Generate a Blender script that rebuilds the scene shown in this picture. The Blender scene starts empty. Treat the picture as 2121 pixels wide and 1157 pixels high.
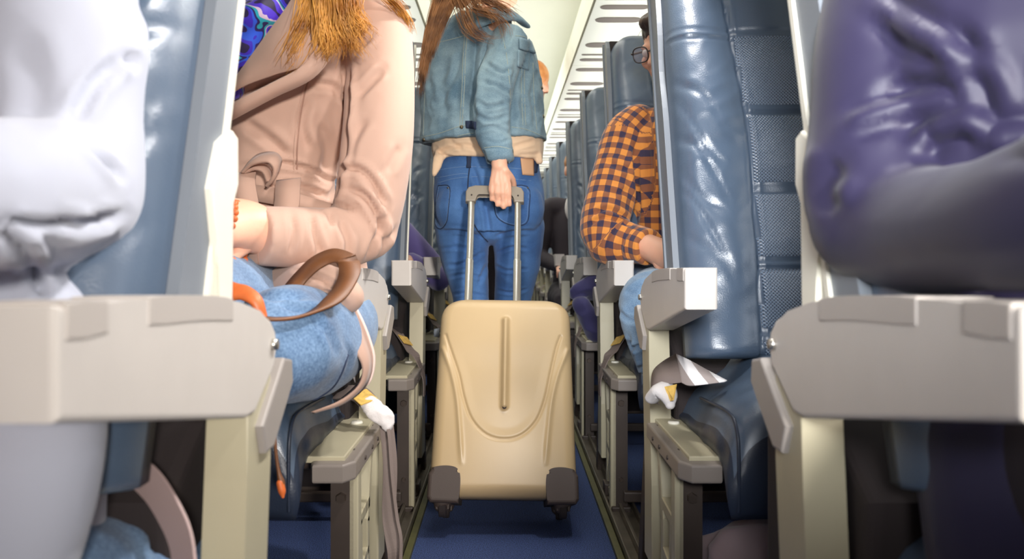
import bpy, bmesh, math, random
import numpy as np
from mathutils import Vector, Matrix, noise
from mathutils.bvhtree import BVHTree
C = bpy.context.collection
S = bpy.context.scene
R = math.radians

# ------------------------------------------------------------------ camera
CAMZ = 0.72           # camera height in the aisle
F = 1600.0            # focal length in pixels of the 2121 wide frame
VX, VY = 1047.0, 515.0
cam_d = bpy.data.cameras.new('camera'); cam = bpy.data.objects.new('camera', cam_d); C.objects.link(cam)
cam.location = (0, 0, CAMZ); cam.rotation_euler = (R(90), 0, 0)
cam_d.sensor_width = 36.0; cam_d.lens = 36.0 * F / 2121.0
cam_d.shift_x = (1060.5 - VX) / 2121.0; cam_d.shift_y = (VY - 578.5) / 2121.0
cam_d.clip_start = 0.02; cam_d.clip_end = 60
cam_d.dof.use_dof = True; cam_d.dof.focus_distance = 1.75; cam_d.dof.aperture_fstop = 5.0
S.camera = cam
S.view_settings.view_transform = 'Standard'; S.view_settings.look = 'None'
S.view_settings.exposure = 0.3; S.view_settings.gamma = 1.0
S.view_settings.use_curve_mapping = False

# ------------------------------------------------------------------ world and lamps
w = bpy.data.worlds.new('world'); S.world = w; w.use_nodes = True
w.node_tree.nodes['Background'].inputs[0].default_value = (1.0, 0.60, 0.50, 1)
w.node_tree.nodes['Background'].inputs[1].default_value = 0.085

def area(name, loc, target, sx, sy, power, col=(1, 1, 1), spread=180):
    l = bpy.data.lights.new(name, 'AREA'); l.shape = 'RECTANGLE'; l.size = sx; l.size_y = sy
    l.energy = power; l.color = col; l.spread = R(spread)
    o = bpy.data.objects.new(name, l); C.objects.link(o); o.location = loc
    d = Vector(target) - Vector(loc); o.rotation_euler = d.to_track_quat('-Z', 'Y').to_euler()
    return o
sp_ = bpy.data.lights.new('key_spot', 'SPOT'); sp_.energy = 400; sp_.spot_size = R(34); sp_.spot_blend = 1.0; sp_.shadow_soft_size = 0.14; sp_.color = (1.0, 0.95, 0.89)  # added key spot behind the camera, no doorway stands there
spo = bpy.data.objects.new('key_spot', sp_); C.objects.link(spo); spo.location = (0.74, -1.9, 1.10)
spo.rotation_euler = (Vector((-0.14, 1.8, 0.80)) - spo.location).to_track_quat('-Z', 'Y').to_euler()
area('reading_light', (0.37, 0.72, 1.545), (-0.40, 0.62, 0.70), 0.10, 0.10, 5.8, (1.0, 0.97, 0.95), 120)
area('reading_light', (0.37, 1.50, 1.545), (-0.40, 1.40, 0.70), 0.10, 0.10, 6.0, (1.0, 0.97, 0.95), 120)
s2 = bpy.data.lights.new('seat_fill', 'SPOT'); s2.energy = 235; s2.spot_size = R(36); s2.spot_blend = 1.0; s2.shadow_soft_size = 0.22; s2.color = (0.96, 0.98, 1.0)  # added fill spot near the camera to brighten the empty right seat
s2o = bpy.data.objects.new('seat_fill', s2); C.objects.link(s2o); s2o.location = (-0.02, -0.45, 1.12)
s2o.rotation_euler = (Vector((0.41, 1.55, 0.79)) - s2o.location).to_track_quat('-Z', 'Y').to_euler()
area('ceiling_light', (0.0, 2.4, 2.05), (0.0, 2.4, 0), 0.35, 2.6, 5.5, (1.0, 0.97, 0.90), 130)
area('ceiling_light', (0.0, 6.5, 2.05), (0.0, 6.5, 0), 0.35, 5.0, 18, (0.97, 1.0, 0.96), 130)
for sx in (-1, 1):
    area('window_light', (sx * 1.60, 1.0, 1.18), (0, 1.0, 0.8), 4.0, 0.45, 2 if sx < 0 else 9, (0.93, 0.97, 1.0))
    area('window_light', (sx * 1.60, 6.3, 1.18), (0, 6.3, 0.9), 5.0, 0.45, 12, (0.95, 0.98, 1.0))
area('ceiling_fill', (0.0, 3.2, 1.50), (0.0, 3.2, 2.2), 0.5, 3.5, 7, (1.0, 1.0, 0.93))  # added uplights, this and the next, floating in the aisle to brighten the ceiling
area('ceiling_fill', (0.0, 7.4, 1.35), (0.0, 7.4, 2.2), 0.6, 5.0, 13, (1.0, 1.0, 0.95))
for sx in (-1, 1):
    area('panel_fill', (sx * 0.50, 5.2, 1.43), (sx * 0.50, 5.2, 2.2), 0.30, 6.5, 9, (1.0, 1.0, 0.94))  # added uplight at seat-top height to brighten the service panels

def P(px, py, d):
    """the point at depth d (metres from the camera plane) seen at photo pixel px, py"""
    return Vector(((px - VX) * d / F, d, CAMZ + (VY - py) * d / F))
def rp(r, d): return r * d / F

# ------------------------------------------------------------------ properties
def tag(o, label=None, cat=None, group=None, kind=None):
    if label: o['label'] = label
    if cat: o['category'] = cat
    if group: o['group'] = group
    if kind: o['kind'] = kind
    return o
def empty(name, loc=(0, 0, 0)):
    o = bpy.data.objects.new(name, None); C.objects.link(o); o.location = loc
    o.empty_display_size = 0.05
    return o
def link_mesh(name, me, mats, parent=None, smooth=False):
    o = bpy.data.objects.new(name, me); C.objects.link(o)
    if mats is not None:
        for m in (mats if isinstance(mats, (list, tuple)) else [mats]): me.materials.append(m)
    if smooth:
        me.polygons.foreach_set('use_smooth', [True] * len(me.polygons))
    if parent:
        o.parent = parent
        o.location = -Vector(parent_world(parent))       # meshes are written in world coordinates
    return o
def parent_world(p):
    v = Vector((0, 0, 0))
    while p: v = v + Vector(p.location); p = p.parent
    return v
def copy_tree(o, parent=None):
    c = o.copy(); C.objects.link(c); c.parent = parent
    for ch in list(o.children): copy_tree(ch, c)
    return c

# ------------------------------------------------------------------ materials
def lin(c): return tuple(((x / 255) / 12.92 if x / 255 <= 0.04045 else ((x / 255 + 0.055) / 1.055) ** 2.4) for x in c)
def mat(name, col, rough=0.5, metal=0.0, bump=0.0, bscale=200.0, spec=0.5, var=0.0, vscale=8.0, sheen=0.0, bdist=0.001, coat=0.0):
    m = bpy.data.materials.new(name); m.use_nodes = True; nt = m.node_tree; N = nt.nodes; L = nt.links
    b = N['Principled BSDF']; c = lin(col)
    b.inputs['Base Color'].default_value = (*c, 1); b.inputs['Roughness'].default_value = rough
    b.inputs['Metallic'].default_value = metal; b.inputs['Specular IOR Level'].default_value = spec
    b.inputs['Sheen Weight'].default_value = sheen; b.inputs['Coat Weight'].default_value = coat
    if sheen: b.inputs['Sheen Roughness'].default_value = 0.5
    tc = N.new('ShaderNodeTexCoord')
    if var > 0:
        n = N.new('ShaderNodeTexNoise'); n.inputs['Scale'].default_value = vscale; n.inputs['Detail'].default_value = 4
        L.new(tc.outputs['Object'], n.inputs['Vector'])
        r = N.new('ShaderNodeValToRGB'); e = r.color_ramp.elements
        e[0].position = 0.3; e[1].position = 0.7
        e[0].color = (*[x * (1 - var) for x in c], 1); e[1].color = (*[min(1, x * (1 + var)) for x in c], 1)
        L.new(n.outputs['Fac'], r.inputs['Fac']); L.new(r.outputs['Color'], b.inputs['Base Color'])
    if bump > 0:
        n = N.new('ShaderNodeTexNoise'); n.inputs['Scale'].default_value = bscale; n.inputs['Detail'].default_value = 3
        L.new(tc.outputs['Object'], n.inputs['Vector'])
        bp = N.new('ShaderNodeBump'); bp.inputs['Strength'].default_value = bump; bp.inputs['Distance'].default_value = bdist
        L.new(n.outputs['Fac'], bp.inputs['Height']); L.new(bp.outputs['Normal'], b.inputs['Normal'])
    return m
def nodes(m): return m.node_tree.nodes, m.node_tree.links
def mth(N, L, op, a, b=None, c=None):
    n = N.new('ShaderNodeMath'); n.operation = op
    for i, v in enumerate((a, b, c)):
        if v is None: continue
        if isinstance(v, (int, float)): n.inputs[i].default_value = v
        else: L.new(v, n.inputs[i])
    return n.outputs[0]

M = {}
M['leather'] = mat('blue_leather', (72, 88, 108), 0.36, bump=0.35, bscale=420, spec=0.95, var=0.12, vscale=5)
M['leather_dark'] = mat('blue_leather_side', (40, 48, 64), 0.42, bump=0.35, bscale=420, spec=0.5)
def perforated():
    m = mat('perforated_leather', (78, 104, 132), 0.38, spec=0.95); N, L = nodes(m); b = N['Principled BSDF']
    tc = N.new('ShaderNodeTexCoord'); sp = N.new('ShaderNodeSeparateXYZ'); L.new(tc.outputs['Object'], sp.inputs[0])
    k = 2 * math.pi / 0.0064
    a = mth(N, L, 'MULTIPLY', sp.outputs['X'], k); c = mth(N, L, 'MULTIPLY', sp.outputs['Z'], k)
    s1 = mth(N, L, 'SINE', mth(N, L, 'ADD', a, c)); s2 = mth(N, L, 'SINE', mth(N, L, 'SUBTRACT', a, c))
    h = mth(N, L, 'ADD', s1, s2)
    d = mth(N, L, 'GREATER_THAN', h, 0.75)
    mx = N.new('ShaderNodeMixRGB'); mx.inputs[1].default_value = (*lin((98, 116, 138)), 1); mx.inputs[2].default_value = (*lin((30, 42, 62)), 1)
    L.new(d, mx.inputs[0]); L.new(mx.outputs[0], b.inputs['Base Color'])
    bp = N.new('ShaderNodeBump'); bp.inputs['Strength'].default_value = 0.55; bp.inputs['Distance'].default_value = 0.001; bp.invert = True
    L.new(h, bp.inputs['Height']); L.new(bp.outputs['Normal'], b.inputs['Normal'])
    return m
M['perf'] = perforated()
M['thread'] = mat('dark_thread', (36, 48, 66), 0.8)
M['arm'] = mat('warm_grey_plastic', (200, 193, 186), 0.42, bump=0.15, bscale=700, var=0.03, vscale=14)
M['arm_pad'] = mat('warm_grey_pad', (182, 174, 167), 0.5, bump=0.2, bscale=700)
M['arm_end'] = mat('grey_cap_plastic', (150, 143, 138), 0.42, bump=0.15, bscale=700)
M['post'] = mat('beige_metal', (176, 168, 142), 0.38, bump=0.1, bscale=500, var=0.04, vscale=9)
M['bumper'] = mat('taupe_plastic', (128, 119, 112), 0.42, bump=0.1, bscale=500)
M['dark_metal'] = mat('dark_frame_metal', (66, 56, 50), 0.5, metal=0.2, var=0.15)
M['shell'] = mat('slate_plastic', (116, 122, 130), 0.45, bump=0.1, bscale=500)
M['cream'] = mat('cream_plastic', (226, 222, 208), 0.4)
M['black'] = mat('black_back_fabric', (42, 34, 34), 0.85, bump=0.3, bscale=600)
M['screw'] = mat('steel_screw', (190, 186, 178), 0.25, metal=0.9)
M['belt'] = mat('grey_belt_webbing', (118, 104, 98), 0.75, bump=0.5, bscale=900)
M['belt_white'] = mat('white_belt_webbing', (216, 210, 208), 0.7, bump=0.6, bscale=500)
M['label_y'] = mat('yellow_label', (206, 168, 84), 0.6, var=0.25, vscale=90)
M['buckle'] = mat('belt_buckle', (104, 92, 84), 0.3, metal=0.7)
M['rail'] = mat('rail_metal', (112, 104, 92), 0.35, metal=0.6, var=0.3, vscale=12)
M['glow_strip'] = mat('path_strip', (84, 82, 46), 0.5, var=0.2, vscale=20)
M['wall'] = mat('cabin_wall', (226, 224, 214), 0.5, bump=0.05)
M['bin'] = mat('bin_cream', (228, 228, 214), 0.42, var=0.02, vscale=3)
M['panel'] = mat('service_panel', (234, 234, 222), 0.45)
M['slot'] = mat('slot_grille', (104, 92, 84), 0.6)
M['groove'] = mat('panel_gap', (112, 108, 88), 0.7)
def carpet():
    m = mat('blue_carpet', (58, 74, 128), 0.95); N, L = nodes(m); b = N['Principled BSDF']
    tc = N.new('ShaderNodeTexCoord'); v = N.new('ShaderNodeTexNoise'); v.inputs['Scale'].default_value = 420; v.inputs['Detail'].default_value = 2
    L.new(tc.outputs['Object'], v.inputs['Vector']); r = N.new('ShaderNodeValToRGB'); e = r.color_ramp.elements
    e[0].position = .38; e[0].color = (*lin((26, 34, 64)), 1); e[1].position = .62; e[1].color = (*lin((68, 90, 144)), 1)
    L.new(v.outputs['Fac'], r.inputs[0]); L.new(r.outputs[0], b.inputs['Base Color'])
    bp = N.new('ShaderNodeBump'); bp.inputs['Strength'].default_value = .8; bp.inputs['Distance'].default_value = .003
    L.new(v.outputs['Fac'], bp.inputs['Height']); L.new(bp.outputs['Normal'], b.inputs['Normal'])
    return m
M['carpet'] = carpet()

# ------------------------------------------------------------------ mesh helpers
def bm_mesh(bm, name):
    me = bpy.data.meshes.new(name); bmesh.ops.recalc_face_normals(bm, faces=bm.faces); bm.to_mesh(me); bm.free(); return me
def finish(name, bm, m, parent=None, smooth=False):
    return link_mesh(name, bm_mesh(bm, name), m, parent, smooth)
def box(bm, x0, x1, y0, y1, z0, z1, bev=0.0):
    vs = [bm.verts.new((x, y, z)) for x in (x0, x1) for y in (y0, y1) for z in (z0, z1)]
    f = [bm.faces.new([vs[i] for i in q]) for q in ((0, 1, 3, 2), (4, 6, 7, 5), (0, 4, 5, 1), (2, 3, 7, 6), (0, 2, 6, 4), (1, 5, 7, 3))]
    if bev:
        es = list({e for q in f for e in q.edges})
        bmesh.ops.bevel(bm, geom=es, offset=bev, segments=2, profile=0.6, affect='EDGES')
def prism(bm, pts, axis, a, b, bev=0.0, seg=3):
    """closed outline pts extruded along axis (0 x, 1 y, 2 z) between a and b"""
    def mk(p, t):
        q = list(p); q.insert(axis, t); return bm.verts.new(q)
    A = [mk(p, a) for p in pts]; B = [mk(p, b) for p in pts]; n = len(pts)
    fs = [bm.faces.new(A), bm.faces.new(B[::-1])]
    for i in range(n): fs.append(bm.faces.new((A[i], B[i], B[(i + 1) % n], A[(i + 1) % n])))
    if bev:
        es = list(set(fs[0].edges) | set(fs[1].edges))
        bmesh.ops.bevel(bm, geom=es, offset=bev, segments=seg, profile=0.5, affect='EDGES')
def catmull(pts, sub):
    """pts list of tuples of floats, returns dense list"""
    a = np.array(pts, float)
    if len(a) == 2:
        return [tuple(a[0] * (1 - t) + a[1] * t) for t in np.linspace(0, 1, sub + 1)]
    P0 = np.vstack([2 * a[0] - a[1], a, 2 * a[-1] - a[-2]]); out = []
    for i in range(1, len(P0) - 2):
        for k in range(sub):
            t = k / sub
            out.append(0.5 * ((2 * P0[i]) + (-P0[i-1] + P0[i+1]) * t + (2*P0[i-1] - 5*P0[i] + 4*P0[i+1] - P0[i+2]) * t*t + (-P0[i-1] + 3*P0[i] - 3*P0[i+1] + P0[i+2]) * t**3))
    out.append(a[-1]); return [tuple(x) for x in out]
def tube(bm, pts, seg=10, sub=5, side=None, caps=True, flat=False):
    """pts: (Vector, rx[, ry]); elliptical loft with rounded ends"""
    rows = []
    for p in pts:
        c = p[0]; rx = p[1]; ry = p[2] if len(p) > 2 else rx
        rows.append((c[0], c[1], c[2], rx, ry))
    d = catmull(rows, sub) if sub > 1 else rows
    cs = [Vector(r[:3]) for r in d]; rr = [(max(r[3], 1e-4), max(r[4], 1e-4)) for r in d]
    n = len(cs); rings = []; s_prev = Vector(side) if side is not None else None
    T = []
    for i in range(n):
        t = cs[min(i + 1, n - 1)] - cs[max(i - 1, 0)]
        T.append(t.normalized() if t.length > 1e-9 else Vector((0, 0, 1)))
    if s_prev is None:
        s_prev = T[0].orthogonal()
    frames = []
    for i in range(n):
        ref = Vector(side) if side is not None else s_prev
        s = ref - T[i] * ref.dot(T[i])
        if s.length < 1e-3: s = s_prev - T[i] * s_prev.dot(T[i])
        if s.length < 1e-6: s = T[i].orthogonal()
        s.normalize(); s_prev = s; frames.append((s, T[i].cross(s)))
    seq = []
    if caps and not flat:
        r0 = min(rr[0]); 
        for q in (0.97, 0.8, 0.5, 0.2):
            seq.append((cs[0] - T[0] * r0 * q, frames[0], math.sqrt(1 - q*q), rr[0]))
    for i in range(n): seq.append((cs[i], frames[i], 1.0, rr[i]))
    if caps and not flat:
        r0 = min(rr[-1])
        for q in (0.2, 0.5, 0.8, 0.97):
            seq.append((cs[-1] + T[-1] * r0 * q, frames[-1], math.sqrt(1 - q*q), rr[-1]))
    for c, (s, b), k, (rx, ry) in seq:
        rings.append([bm.verts.new(c + s * (rx * k * math.cos(2*math.pi*j/seg)) + b * (ry * k * math.sin(2*math.pi*j/seg))) for j in range(seg)])
    for a, b in zip(rings, rings[1:]):
        for j in range(seg): bm.faces.new((a[j], a[(j+1) % seg], b[(j+1) % seg], b[j]))
    if caps:
        bm.faces.new(rings[0][::-1]); bm.faces.new(rings[-1])
    return cs
def ellipsoid(bm, c, r, rot=None, seg=20, rings=12):
    m = Matrix.Translation(Vector(c)) @ (rot.to_4x4() if rot else Matrix.Identity(4)) @ Matrix.Diagonal((*r, 1))
    bmesh.ops.create_uvsphere(bm, u_segments=seg, v_segments=rings, radius=1.0, matrix=m)
def disc(bm, c, axis, r, h, seg=16):
    m = Matrix.Translation(Vector(c)) @ Vector(axis).to_track_quat('Z', 'Y').to_matrix().to_4x4()
    bmesh.ops.create_cone(bm, cap_ends=True, segments=seg, radius1=r, radius2=r * 0.85, depth=h, matrix=m)
def ribbon(bm, pts, width_dirs, width, thick):
    """strap: centre points, across direction per point (or one), solid"""
    n = len(pts); L4 = []
    for i, p in enumerate(pts):
        t = (pts[min(i+1, n-1)] - pts[max(i-1, 0)]).normalized()
        wd = Vector(width_dirs[i] if isinstance(width_dirs, list) else width_dirs)
        wd = (wd - t * wd.dot(t)).normalized(); nn = t.cross(wd).normalized()
        wv = width[i] if isinstance(width, list) else width
        L4.append([bm.verts.new(p + wd * a * wv / 2 + nn * b * thick / 2) for a, b in ((-1, -1), (1, -1), (1, 1), (-1, 1))])
    for a, b in zip(L4, L4[1:]):
        for j in range(4): bm.faces.new((a[j], a[(j+1) % 4], b[(j+1) % 4], b[j]))
    bm.faces.new(L4[0][::-1]); bm.faces.new(L4[-1])
def dense(pts, sub=6): return [Vector(p) for p in catmull([tuple(p) for p in pts], sub)]

# ------------------------------------------------------------------ the cabin
Y0, Y1 = -1.6, 10.4
def struct(name, bm, m, smooth=False):
    return tag(finish(name, bm, m, None, smooth), kind='structure')
bm = bmesh.new(); box(bm, -1.75, 1.75, Y0, Y1, -0.05, 0.0); struct('floor', bm, M['carpet'])
for s, nm in ((-1, 'left'), (1, 'right')):
    # curved side wall with the window band
    prof = [(1.55, 0.0), (1.64, 0.4), (1.68, 0.8), (1.66, 1.2), (1.56, 1.60), (1.60, 1.62), (1.72, 1.2), (1.76, 0.8), (1.72, 0.4), (1.63, 0.0)]
    bm = bmesh.new(); prism(bm, [(s * x, z) for x, z in prof], 1, Y0, Y1); struct('wall_' + nm, bm, M['wall'])
M['pane'] = mat('daylight_pane', (235, 240, 245), 0.3); M['pane'].node_tree.nodes['Principled BSDF'].inputs['Emission Color'].default_value = (0.85, 0.93, 1, 1); M['pane'].node_tree.nodes['Principled BSDF'].inputs['Emission Strength'].default_value = 2.0
wn = 0
for i in range(13):
    for s in (-1, 1):
        yc = 0.1 + 0.79 * i; wn += 1
        def oval(a_, b_): return [(yc + a_ * math.copysign(abs(math.cos(a)) ** .6, math.cos(a)), 1.12 + b_ * math.copysign(abs(math.sin(a)) ** .6, math.sin(a))) for a in [2 * math.pi * k / 24 for k in range(24)]]
        bm = bmesh.new(); prism(bm, oval(.13, .18), 0, s * 1.640, s * 1.70, .004, 2); wo = struct('window_%d' % wn, bm, M['wall'])
        bm = bmesh.new(); prism(bm, oval(.105, .155), 0, s * 1.636, s * 1.645); finish('pane', bm, M['pane'], wo)
# far bulkhead
bm = bmesh.new(); box(bm, -1.75, 1.75, Y1, Y1 + 0.05, 0, 2.2); struct('wall_far', bm, M['wall'])
bm = bmesh.new()
cz = [(-0.75, 2.034), (-0.5, 2.08), (0, 2.12), (0.5, 2.08), (0.75, 2.034), (1.7, 2.034), (1.7, 2.2), (-1.7, 2.2), (-1.7, 2.034)]
prism(bm, cz, 1, 0.3, Y1); struct('ceiling', bm, M['bin'], False)

# overhead lockers: one run of locker units per side
def locker(s, y0, y1):
    e = 0.303
    prof = [(e, 1.575), (e + 0.012, 1.60), (e + 0.0, 1.68), (e + 0.03, 1.80), (e + 0.10, 1.90), (e + 0.22, 1.985), (e + 0.30, 2.03), (1.45, 2.03), (1.6, 1.6), (1.55, 1.575)]
    dn = catmull(prof[:7], 4) + prof[7:]
    bm = bmesh.new(); prism(bm, [(s * x, z) for x, z in dn], 1, y0 + 0.002, y1 - 0.002)
    return bm
side_word = {-1: 'left', 1: 'right'}
for s in (-1, 1):
    for i, y0 in enumerate([0.55, 2.05, 3.55, 5.05, 6.55, 8.05]):
        root = finish('overhead_locker', locker(s, y0, y0 + 1.5), M['bin'])
        ordn = ['nearest', 'second nearest', 'third nearest', 'third farthest', 'second farthest', 'farthest'][i]
        tag(root, 'cream overhead luggage locker, %s in the %s hand row above the seats' % (ordn, side_word[s]), 'locker', 'overhead lockers')
    for i, y0 in enumerate([0.55, 2.05, 3.55, 5.05, 6.55, 8.05]):
        bm = bmesh.new()
        root = empty('service_panel', (s * 0.42, y0, 1.57))
        box(bm, s * 0.308, s * 0.524, y0 + .003, y0 + 1.497, 1.562, 1.5745, 0.002); finish('panel', bm, M['panel'], root)
        tag(root, 'white slotted passenger service panel under the lockers, %s in the %s row' % (['nearest', 'second nearest', 'third nearest', 'third farthest', 'second farthest', 'farthest'][i], side_word[s]), 'panel', 'service panels')
        bm = bmesh.new()
        x0, x1 = sorted((s * 0.527, s * 1.3)); box(bm, x0, x1, y0 + .003, y0 + 1.497, 1.565, 1.5745, 0.002)
        finish('outer_panel', bm, M['panel'], root)
        for k in range(2):
            yb = y0 + 0.12 + 0.75 * k
            for dy, wd in ((0.27, 0.072), (0.43, 0.018), (0.52, 0.045), (0.67, 0.060)):
                bm = bmesh.new(); yy = yb + dy
                if yy > y0 + 1.48: yy -= 1.46
                xa, xb = sorted((s * 0.33, s * 0.50))
                pts = [(xa + wd/2 - wd/2*math.sin(a), yy + wd/2*math.cos(a)) for a in np.linspace(0, math.pi, 7)] + [(xb - wd/2 + wd/2*math.sin(a), yy - wd/2*math.cos(a)) for a in np.linspace(0, math.pi, 7)]
                prism(bm, pts, 2, 1.5595, 1.5665); finish('air_slot', bm, M['slot'], root)
    for x, nm in ((0.3045, 'trim_1'), (0.5255, 'trim_2')):
        bm = bmesh.new(); box(bm, s * x - .0022, s * x + .0022, 0.55, 9.55, 1.566, 1.5735); struct(nm if s > 0 else nm.replace('1', '3').replace('2', '4'), bm, M['groove'])

# floor tracks beside the aisle
for s, lat in ((-1, 0.244), (1, 0.281)):
    nm = 'trim_5' if s < 0 else 'trim_6'
    root = empty('floor_track', (s * lat, 4, 0)); tag(root, 'dark metal seat track with green path strip along the %s edge of the aisle' % side_word[s], 'track')
    o = lat - 0.012
    bm = bmesh.new(); a, b = sorted((s * (o - 0.012), s * (o + 0.004))); box(bm, a, b, 0.1, Y1, 0.0, 0.012, 0.001); finish('path_strip', bm, M['glow_strip'], root)
    bm = bmesh.new()
    for (q0, q1, z1) in ((0.006, 0.012, 0.03), (0.012, 0.036, 0.016), (0.036, 0.044, 0.036), (0.044, 0.075, 0.014), (0.075, 0.082, 0.03)):
        a, b = sorted((s * (o + q0), s * (o + q1))); box(bm, a, b, 0.1, Y1, 0, z1, 0.0015)
    finish('rail', bm, M['rail'], root)
    for k in range(13):
        bm = bmesh.new(); yb = 0.62 + 0.79 * k
        a, b = sorted((s * (o + 0.014), s * (o + 0.034))); box(bm, a, b, yb, yb + 0.05, 0.016, 0.05, 0.004)
        finish('track_fitting', bm, M['dark_metal'], root)
# ------------------------------------------------------------------ people: surface tools
DG = bpy.context.evaluated_depsgraph_get
def fuse(bm, voxel, smooth=4, factor=0.6):
    """one continuous skin grown over overlapping closed volumes"""
    me = bm_mesh(bm, 'tmp'); o = bpy.data.objects.new('tmp', me); C.objects.link(o)
    m = o.modifiers.new('r', 'REMESH'); m.mode = 'VOXEL'; m.voxel_size = voxel; m.use_smooth_shade = True
    if smooth:
        sm = o.modifiers.new('s', 'SMOOTH'); sm.iterations = smooth; sm.factor = factor
    dg = DG(); out = bpy.data.meshes.new_from_object(o.evaluated_get(dg))
    bpy.data.objects.remove(o); bpy.data.meshes.remove(me)
    return out
def coords(me):
    a = np.empty(len(me.vertices) * 3); me.vertices.foreach_get('co', a); return a.reshape(-1, 3)
def normals(me):
    a = np.empty(len(me.vertices) * 3); me.vertices.foreach_get('normal', a); return a.reshape(-1, 3)
def set_coords(me, a): me.vertices.foreach_set('co', a.ravel()); me.update()
def pix(a):
    return VX + a[:, 0] / a[:, 1] * F, VY - (a[:, 2] - CAMZ) / a[:, 1] * F
def seg_dist(px, py, poly):
    best = np.full(px.shape, 1e9); along = np.zeros(px.shape); L0 = 0; tot = sum(math.dist(a, b) for a, b in zip(poly, poly[1:]))
    for (ax, ay), (bx, by) in zip(poly, poly[1:]):
        dx, dy = bx - ax, by - ay; l = math.hypot(dx, dy)
        t = np.clip(((px - ax) * dx + (py - ay) * dy) / (l * l + 1e-9), 0, 1)
        d = np.hypot(px - ax - t * dx, py - ay - t * dy); u = d < best
        best[u] = d[u]; along[u] = (L0 + t[u] * l) / tot; L0 += l
    return best, along
def crease(me, folds, front_only=True):
    """folds sculpted into a garment: (polyline seen from the aisle, width in pixels, depth in metres); depth < 0 raises a ridge"""
    a = coords(me); n = normals(me); px, py = pix(a); disp = np.zeros(len(a))
    view = a - np.array([0, 0, CAMZ]); facing = -(view * n).sum(1) / np.linalg.norm(view, axis=1)
    wgt = np.clip(facing * 2.5 + 0.1, 0, 1)
    for poly, wd, dep in folds:
        pl = [q[:2] for q in catmull([(p[0], p[1]) for p in poly], 4)]
        d, t = seg_dist(px, py, pl); taper = np.clip(np.sin(np.pi * np.clip(t, 0.03, .97)) * 1.8, 0, 1)
        disp -= dep * np.exp(-(d / wd) ** 2) * taper
        disp += dep * 0.45 * np.exp(-((d - 2.0 * wd) / (wd * 0.9)) ** 2) * taper
    set_coords(me, a + n * (disp * wgt)[:, None])
def rumple(me, amp, scale, stretch=(1, 1, 1), seed=0.0, ridged=True):
    a = coords(me); n = normals(me); d = np.empty(len(a))
    for i, p in enumerate(a):
        v = noise.noise(Vector((p[0] * scale * stretch[0] + seed, p[1] * scale * stretch[1], p[2] * scale * stretch[2])))
        d[i] = (0.45 - abs(v) * 1.6) if ridged else v
    set_coords(me, a + n * (d * amp)[:, None])
def smooth_obj(name, me, m, parent): return link_mesh(name, me, m, parent, True)

def bvh_of(objs):
    vs, fs = [], []
    for o in objs:
        off = len(vs); me = o.data; w_ = parent_world(o.parent) + Vector(o.location) if o.parent else Vector(o.location)
        vs += [v.co + w_ for v in me.vertices]; fs += [[i + off for i in p.vertices] for p in me.polygons]
    return BVHTree.FromPolygons(vs, fs)
CP = Vector((0, 0, CAMZ))
def hit(bvh, px, py, lift=0.001):
    d = (P(px, py, 1.0) - CP).normalized(); h = bvh.ray_cast(CP, d)
    if h[0] is None: return None, None
    n = h[1]; n = n if n.dot(d) < 0 else -n
    return h[0] + n * lift, n
def stitch(name, bvh, poly, m, parent, r=0.0012, sub=6, lift=0.0, close=False):
    """a raised seam lying on a garment"""
    pts = catmull([(p[0], p[1]) for p in poly], sub); h = [hit(bvh, x, y, lift)[0] for x, y in pts]; h = [p for p in h if p is not None]
    if len(h) < 2: return None
    runs = [[h[0]]]
    for p in h[1:]:
        if (p - runs[-1][-1]).length > 0.06: runs.append([p])
        else: runs[-1].append(p)
    run = max(runs, key=len)
    if len(run) < 2: return None
    bm = bmesh.new(); tube(bm, [(p, r) for p in run], 6, 1)
    return finish(name, bm, m, parent, True)
def patch(name, bvh, quad, m, parent, lift=0.002, th=0.0015, nu=10, nv=10, round_=0.0, edge=None):
    """a piece of cloth or leather lying on a surface; quad: four corners, in order"""
    bm = bmesh.new(); G = []; A, B, C_, D = [Vector((*q, 0)) for q in quad]; last = None
    for j in range(nv + 1):
        row = []
        for i in range(nu + 1):
            u, v = i / nu, j / nv
            q = A.lerp(B, u).lerp(D.lerp(C_, u), v); h, n = hit(bvh, q.x, q.y, lift)
            if h is None: h, n = last if last else (None, None)
            if h is None: bm.free(); return None
            if last and abs(h.y - last[0].y) > 0.05 and row: h, n = (h, n)
            last = (h, n); row.append((h, n))
        G.append(row)
    top = [[bm.verts.new(h + n * th) for h, n in r] for r in G]; bot = [[bm.verts.new(h - n * 0.002) for h, n in r] for r in G]
    for j in range(nv):
        for i in range(nu):
            bm.faces.new((top[j][i], top[j][i+1], top[j+1][i+1], top[j+1][i])); bm.faces.new((bot[j][i], bot[j+1][i], bot[j+1][i+1], bot[j][i+1]))
    rim = [(0, i) for i in range(nu)] + [(j, nu) for j in range(nv)] + [(nv, nu - i) for i in range(nu)] + [(nv - j, 0) for j in range(nv)]
    for a, b in zip(rim, rim[1:] + rim[:1]): bm.faces.new((top[a[0]][a[1]], bot[a[0]][a[1]], bot[b[0]][b[1]], top[b[0]][b[1]]))
    return finish(name, bm, m, parent, True)
def stud(name, bvh, px, py, r, m, parent, h_=0.003):
    p, n = hit(bvh, px, py, 0.001)
    if p is None: return
    bm = bmesh.new(); disc(bm, p, n, r, h_, 14); return finish(name, bm, m, parent, True)

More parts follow.
